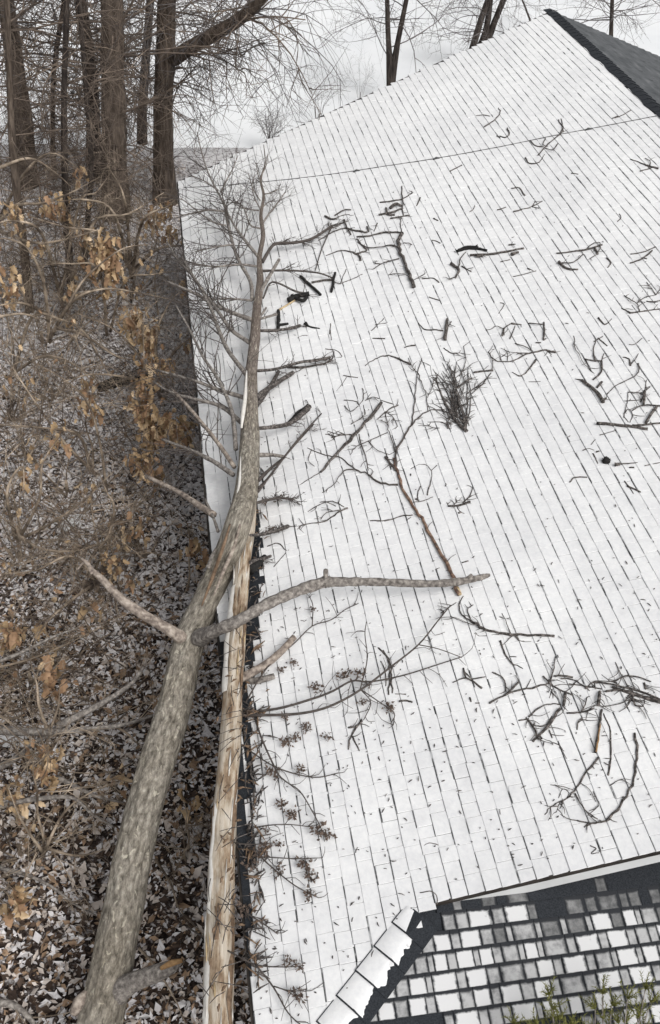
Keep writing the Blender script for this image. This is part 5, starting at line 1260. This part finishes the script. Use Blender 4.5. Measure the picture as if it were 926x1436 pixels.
sapling('sapling holding a tan leaf cluster in front of the thick tree', Z(150, 470, 0), 2.5, 52, [Z(150, 340, 2.2), Z(152, 362, 2.0), Z(160, 380, 1.9), Z(135, 365, 2.0), Z(148, 350, 2.1)], 110, .11, (.1, .6), nb=12, size=1.15, L=.9, tail=.15, guides=[([(150,470,.2),(140,380,1.8),(100,370,2.0),(50,372,2.2)], 2.2, 1.2), ([(155,465,.2),(175,395,1.6),(215,385,1.8),(262,378,2.0)], 2.0, 1.0)])
sapling('sapling with a few pale leaves beside the foot of the limbed tree', Z(222, 440, 0), 2.2, 53, [Z(222, 300, 1.9), Z(232, 315, 1.8), Z(215, 290, 2.0), Z(238, 330, 1.7)], 42, .10, (.1, .6), nb=10, L=.9)
sapling('sapling with small brown clusters left of the tan clustered sapling', Z(88, 430, 0), 2.6, 54, [Z(86, 280, 2.3), Z(92, 300, 2.1), Z(55, 335, 2.0), Z(102, 405, 1.2), Z(120, 330, 2.0)], 50, .09, (0, .7), nb=12, guides=[([(88,430,.3),(60,330,2.2),(20,310,2.6),(-10,315,2.8)], 2.6, 1.8), ([(92,425,.3),(130,315,2.2),(180,300,2.4),(230,270,2.6)], 2.2, 1.2), ([(85,420,.4),(110,290,2.4),(135,270,2.6),(150,250,2.8)], 2.2, 1.1)])
sapling('sapling with brown leaves at the left edge by the young tree', Z(20, 520, 0), 2.6, 55, [Z(12, 380, 2.0), Z(20, 400, 1.8), Z(8, 410, 1.7), Z(15, 300, 2.5), Z(5, 520, 1.4)], 50, .11, (-.1, .6), nb=12, L=1.3, guides=[([(20,520,.2),(45,445,1.2),(85,448,1.5),(120,468,1.6),(150,520,1.4),(178,560,1.1)], 2.6, 1.3), ([(10,530,.2),(60,500,1.1),(105,512,1.3),(140,548,1.2)], 2.4, 1.2), ([(-5,445,1.8),(30,440,1.9),(55,447,1.9)], 2.4, 1.6)])
sapling('low sapling with few rusty leaves left of the leaf column', Z(130, 660, 0), 1.9, 56, [Z(122, 560, 1.3), Z(125, 575, 1.2), Z(118, 545, 1.4)], 26, .09, (0, .5), nb=12, L=1.2, guides=[([(128,655,.2),(110,610,.9),(60,600,1.3),(-10,595,1.5)], 2.6, 1.8), ([(135,665,.1),(90,620,.9),(40,550,1.5),(-5,478,2.0)], 2.4, 1.2), ([(150,690,.1),(140,620,.9),(120,560,1.4),(70,520,1.7),(0,490,1.9)], 2.2, 1.1)])
sapling('low sapling with a golden cluster beside the fallen trunk crossing', Z(262, 830, 0), 1.1, 57, [Z(275, 770, 1.0), Z(278, 782, .9), Z(272, 760, 1.0)], 16, .07, (.05, .3), nb=5, L=.5)
sapling('low sapling with tawny leaves above the pale left branch', Z(165, 860, 0), 1.3, 58, [Z(155, 790, .9), Z(168, 795, .9), Z(150, 775, 1.0), Z(178, 800, .8), Z(115, 870, .8)], 26, .08, (0, .4), nb=14, L=.9)
sapling('sapling at the left edge with a brown cluster, level with the pale branch', Z(-15, 960, 0), 1.6, 59, [Z(14, 878, 1.2), Z(18, 890, 1.1), Z(8, 870, 1.2), Z(22, 885, 1.1)], 28, .07, (.1, .3), nb=10, L=.9, guides=[([(-20,935,.9),(30,915,1.1),(75,893,1.3),(110,880,1.4)], 3.5, 1.5), ([(-20,940,.8),(40,925,1.0),(90,905,1.2),(150,875,1.3)], 2.2, 1)])
sapling('sapling with pale curled leaves over its thick low branches, lower left', Z(-30, 1075, 0), 1.5, 60, [Z(60, 1050, 1.05), Z(58, 1070, .95), Z(70, 1080, .9), Z(52, 1040, 1.05), Z(72, 945, 1.0), Z(76, 925, 1.05), Z(66, 960, .95), Z(75, 1062, .9)], 46, .07, (.2, .1), nb=5, L=.6, size=1.1,
        guides=[([(-25,1022,.7),(30,1026,.85),(75,1026,.95),(130,1022,1.05),(175,1016,1.1),(215,1003,1.15)], 7, 4.2), ([(82,1018,1.0),(110,1004,1.1),(150,982,1.25),(185,958,1.4),(202,935,1.5)], 6, 4.5), ([(66,1022,.95),(55,990,1.15),(52,960,1.3),(42,925,1.4)], 3, 1.5), ([(160,1018,1.08),(180,1030,1.0),(195,1045,.9)], 2.4, 1.2), ([(72,1020,1.0),(82,990,1.2),(84,960,1.35)], 2, 1.2), ([(-20,1085,.3),(20,1065,.4),(50,1040,.7),(80,1028,.95)], 6, 5)], pick=LM)
sapling('sapling with golden brown leaves beside a curved grey branch, left edge', Z(-25, 1150, 0), 1.2, 61, [Z(20, 1112, .75), Z(24, 1105, .75), Z(15, 1120, .7), Z(28, 1125, .7)], 18, .07, (.1, .1), nb=4, L=.5, guides=[([(-20,1136,.5),(30,1124,.7),(75,1118,.85),(105,1120,.9),(130,1142,.8),(160,1160,.7)], 4.5, 3), ([(80,1090,.7),(110,1105,.75),(140,1118,.75),(175,1126,.7)], 4, 3)])
sapling('sapling with pale tan leaves over dark litter at lower left', Z(-20, 1290, 0), 1.1, 62, [Z(15, 1250, .8), Z(22, 1262, .75), Z(12, 1268, .7), Z(28, 1252, .75)], 20, .065, (.1, .1), nb=6, L=.5, size=1.15, guides=[([(-10,1215,.4),(40,1228,.5),(75,1245,.55),(105,1268,.5),(135,1284,.4)], 3.2, 2.2), ([(28,1250,.6),(40,1220,.7),(52,1195,.8)], 1.8, 1), ([(-10,1405,.2),(20,1410,.25),(45,1432,.2),(60,1460,.15)], 6, 5)])
sapling('tiny shrub with dull leaves between the two fallen trunks', Z(262, 1210, 0), .7, 63, [Z(255, 1120, .6), Z(270, 1130, .5)], 8, .06, (0, .2), nb=7, L=.5, guides=[([(218,1205,.1),(240,1240,.2),(252,1275,.25),(285,1310,.3)], 2, 1.2), ([(195,1330,.15),(215,1352,.2),(245,1400,.2),(262,1440,.15)], 2, 1.4)])
for k, (x, y, h, lab) in enumerate([(35, 640, 2.2, 'tangled thorny shrub at the left edge above the white birch scrap'), (75, 560, 2.4, 'wiry shrub of crossing grey stems, left of the leaf column'), (30, 790, 1.7, 'matted brush of thin stems left of the pale broken branch'), (95, 690, 1.6, 'low wiry shrub just above the white birch scrap'),
                                    (185, 420, 2.2, 'twiggy shrub behind the leaf column'), (120, 830, 1.2, 'thin shrub under the pale left branch'), (45, 960, 1.2, 'thin shrub over the leaf litter above the thick low branches'), (60, 480, 2.6, 'tall tangled shrub by the foot of the slender young tree'), (205, 780, 1.0, 'small twiggy shrub left of the grey trunk crossing'), (30, 1200, .8, 'greenish low shrub at the lower left edge'), (15, 590, 2.4, 'dense shrub at the left edge beside the brown leaved sapling')]):
    bush_at(lab, Z(x, y, 0), 8, h * .95, .014, 'brush', 80 + k, 'shrub', 1 if k % 3 else 2, kids=3, up=.8, group='leafless shrubs in the wood')
for k, (lab, foot, gd) in enumerate([
    ('sapling whose long grey limbs cross in front of the corner tree', (-12, 330), [[(-12,330,.3),(30,250,2.6),(70,215,3.2),(110,235,3.0)], [(-10,325,.5),(20,290,2.2),(60,285,2.6),(100,270,2.8),(140,248,3.0)], [(-12,240,3.0),(40,222,3.2),(75,240,3.0),(100,262,2.8)], [(-10,320,1.0),(45,340,1.9),(95,335,2.1),(150,318,2.2)]]),
    ('sapling with crossing dark limbs left of the tan leaf cluster', (70, 480), [[(70,480,.3),(62,400,1.8),(40,350,2.3),(10,335,2.5),(-10,338,2.6)], [(72,470,.6),(105,420,1.6),(150,405,1.8),(200,412,1.8),(240,420,1.7)], [(70,475,.5),(95,430,1.6),(120,390,2.0),(170,350,2.3),(215,342,2.3)], [(66,440,1.2),(30,425,1.7),(-10,430,1.9)], [(80,460,1.0),(118,470,1.3),(165,500,1.3),(205,505,1.3)]]),
    ('sapling arching thin limbs over the roof edge by the leaf column', (225, 560), [[(225,560,.3),(218,480,1.6),(235,430,1.9),(262,400,2.2)], [(222,540,.8),(240,500,1.5),(262,478,1.9),(285,470,2.2)], [(225,555,.5),(195,500,1.5),(160,462,1.8),(110,440,2.1)], [(224,550,.6),(180,530,1.3),(130,525,1.6),(90,535,1.8)]]),
    ('sapling with stiff grey limbs between birch scrap and left edge', (25, 760), [[(25,760,.3),(55,700,1.2),(60,650,1.7),(85,610,2.0)], [(22,755,.4),(10,690,1.4),(32,655,1.7),(33,720,1.1)], [(25,758,.4),(70,735,1.0),(120,700,1.3),(160,660,1.5)], [(25,750,.6),(60,770,.9),(110,772,1.0),(150,760,1.1)], [(28,745,.7),(-5,720,1.2)]]),
    ('sapling with a pale hooked limb above the pale left branch', (140, 830), [[(140,830,.2),(125,790,.8),(150,755,1.1),(160,735,1.2),(190,730,1.2)], [(130,820,.4),(90,850,.8),(60,880,.9),(45,910,.9)], [(138,820,.4),(160,720,1.2),(150,690,1.4),(140,665,1.5)], [(140,815,.5),(100,780,1.0),(50,800,1.2),(-5,805,1.4)]]),
    ('sapling with thin dark limbs below the thick low branches', (60, 1200), [[(60,1200,.2),(90,1140,.6),(130,1110,.8),(170,1095,.9)], [(60,1195,.3),(30,1150,.7),(10,1100,.9)], [(65,1190,.3),(110,1200,.4),(150,1190,.5)]]),
    ('sapling with tangled dark limbs at the foot of the thickest tree', (185, 390), [[(185,390,.3),(160,300,2.2),(120,280,2.6),(70,285,2.8)], [(185,385,.4),(200,310,1.9),(235,290,2.2),(255,270,2.4)], [(184,380,.6),(150,330,1.9),(90,318,2.3),(30,300,2.7)], [(186,380,.6),(220,350,1.5),(262,345,1.8),(290,352,2.0)], [(183,370,.9),(175,280,2.5),(150,230,3.0)]])]):
    sapling(lab, Z(*foot, 0), 1.6, 140 + k, [Z(*gd[0][-1][:2], gd[0][-1][2] - .05), Z(*gd[1][2][:2], gd[1][2][2] - .05)], 16, .08, (.05, .4), nb=8, L=1.0, guides=[(q, 2.6, .9) for q in gd])
# a maze of fine undergrowth twigs
ug = MB(); g = random.Random(91)
for k in range(150):
    y = 230 + 900 * g.random() ** 1.35; xmax = 235 if y < 700 else 200; x = -30 + (xmax + 30) * g.random() ** 1.25
    p = Z(x, y, .02)
    if p[0] > X_EAVE - .3: continue
    a = g.uniform(0, 6.283); d = np.array([math.cos(a), math.sin(a), g.uniform(.15, 1.3)])
    grow(ug, p, d, g.uniform(.8, 2.4), g.uniform(.006, .013), 1, g, .14, .03, 3, 3, shrink=.6)
for k in range(230):                                  # darker, finer stems between them and along the eave
    y = 240 + 820 * g.random() ** 1.2; x = g.uniform(-20, 262 if y < 720 else 215)
    p = Z(x, y, .02)
    if p[0] > X_EAVE - .12: continue
    a = g.uniform(0, 6.283); d = np.array([math.cos(a), math.sin(a), g.uniform(.4, 1.6)])
    grow(ug, p, d, g.uniform(.9, 2.6), g.uniform(.006, .011), 1, g, .16, .0, 4, 3, shrink=.6, m=1)
ug.build('undergrowth', ['brush', 'crown_twig'], kind='stuff')

# birch scrap on the litter
bp = MB(); a, b2 = Z(82, 738, .1), Z(116, 720, .14); c = Z(103, 722, .12); d = Z(94, 745, .1); e = Z(112, 732, .12)
pts = [a, Z(92, 728, .16), c, b2, e, Z(100, 740, .10), d]
ctr = sum(pts) / len(pts) + np.array([0, 0, .05]); top_ = pts + [ctr]; low = [p - np.array([0, 0, .012]) for p in pts]
bp.add(top_ + low, [(i, (i + 1) % 7, 8 + (i + 1) % 7, 8 + i)[::-1] for i in range(7)], [(i, (i + 1) % 7, 7)[::-1] for i in range(7)])
tag(bp.build('birch_scrap', 'birch', smooth=False), 'white curled scrap of birch bark lying on the leaf litter at the left', 'bark')
# dark rotten log lying on the litter
rl = MB(); rl.tube(smooth_line([Z(138, 545, .1), Z(158, 538, .12), Z(185, 528, .12), Z(205, 522, .1)], n=5), np.linspace(.09, .11, 16), 10, rough=.2)
tag(rl.build('rotten_log', 'black_bark'), 'short dark rotten log on the ground left of the leaf column', 'log')
# snow patch at lower left
sp = MB(); c = Z(18, 1033, .02); v = [c + np.array([0, 0, .05])]
for k in range(12):
    a = k / 12 * 6.283; v.append(c + np.array([math.cos(a) * .22 * (1 + .3 * math.sin(3 * a)), math.sin(a) * .16, 0]))
sp.add(v, None, [(0, 1 + k, 1 + (k + 1) % 12) for k in range(12)]); o = sp.build('snow_patch', 'snow'); o['kind'] = 'structure'

# evergreen tips rising before the lower roof
ev = thing('evergreen_shrub', 'yellow green evergreen shrub with its tips in front of the lower roof skirt', 'shrub', (2.6, 1.0, 0))
g = random.Random(15); st_ = MB(); nd = MB()
f0 = np.array([2.6, .95, 0])
for (x, y, z, h) in ((775, 1400, 3.0, 0), (752, 1425, 2.9, 0), (845, 1378, 3.1, 0), (880, 1385, 3.1, 0), (912, 1390, 3.0, 0), (800, 1425, 2.85, 0), (868, 1420, 2.9, 0), (930, 1420, 2.9, 0), (720, 1420, 2.85, 0), (770, 1380, 3.05, 0), (785, 1415, 2.95, 0), (835, 1400, 3.0, 0), (895, 1412, 2.95, 0), (858, 1395, 3.05, 0), (760, 1436, 2.85, 0), (905, 1372, 3.15, 0), (820, 1436, 2.8, 0)):
    tip = Z(x, y + 16, z); mid = (f0 + tip) / 2 + np.array([g.gauss(0, .1), -.25, .3])
    ln = smooth_line([f0, mid, tip], n=8); st_.tube(ln, np.linspace(.025, .004, len(ln)), 6)
    for i in range(len(ln) // 2, len(ln)):
        for k in range(6):
            d = unit((ln[i] - ln[i - 1]) * 6 + rnd_dir(g) * 1.0 + np.array([0, 0, .2])); q = ln[i]; L = .12 * g.uniform(.5, 1.3)
            nd.tube([q, q + d * L], [.003, .002], 3, m=0, cap=False)
            for t in np.linspace(.1, 1, 9):
                for s_ in (-1, 1):
                    e = q + d * L * t; dd = unit(d * .7 + np.cross(d, rnd_dir(g)) * 1.0); l2 = .034 * g.uniform(.7, 1.3); sd2 = unit(np.cross(dd, rnd_dir(g))) * .004
                    nd.add([e - sd2, e + sd2, e + dd * l2], None, [(0, 1, 2)])
st_.build('stem', 'branch', ev); nd.build('needles', 'needle', ev, smooth=False, kind='stuff')
print('objects', len(bpy.data.objects), 'skirt', nsk)
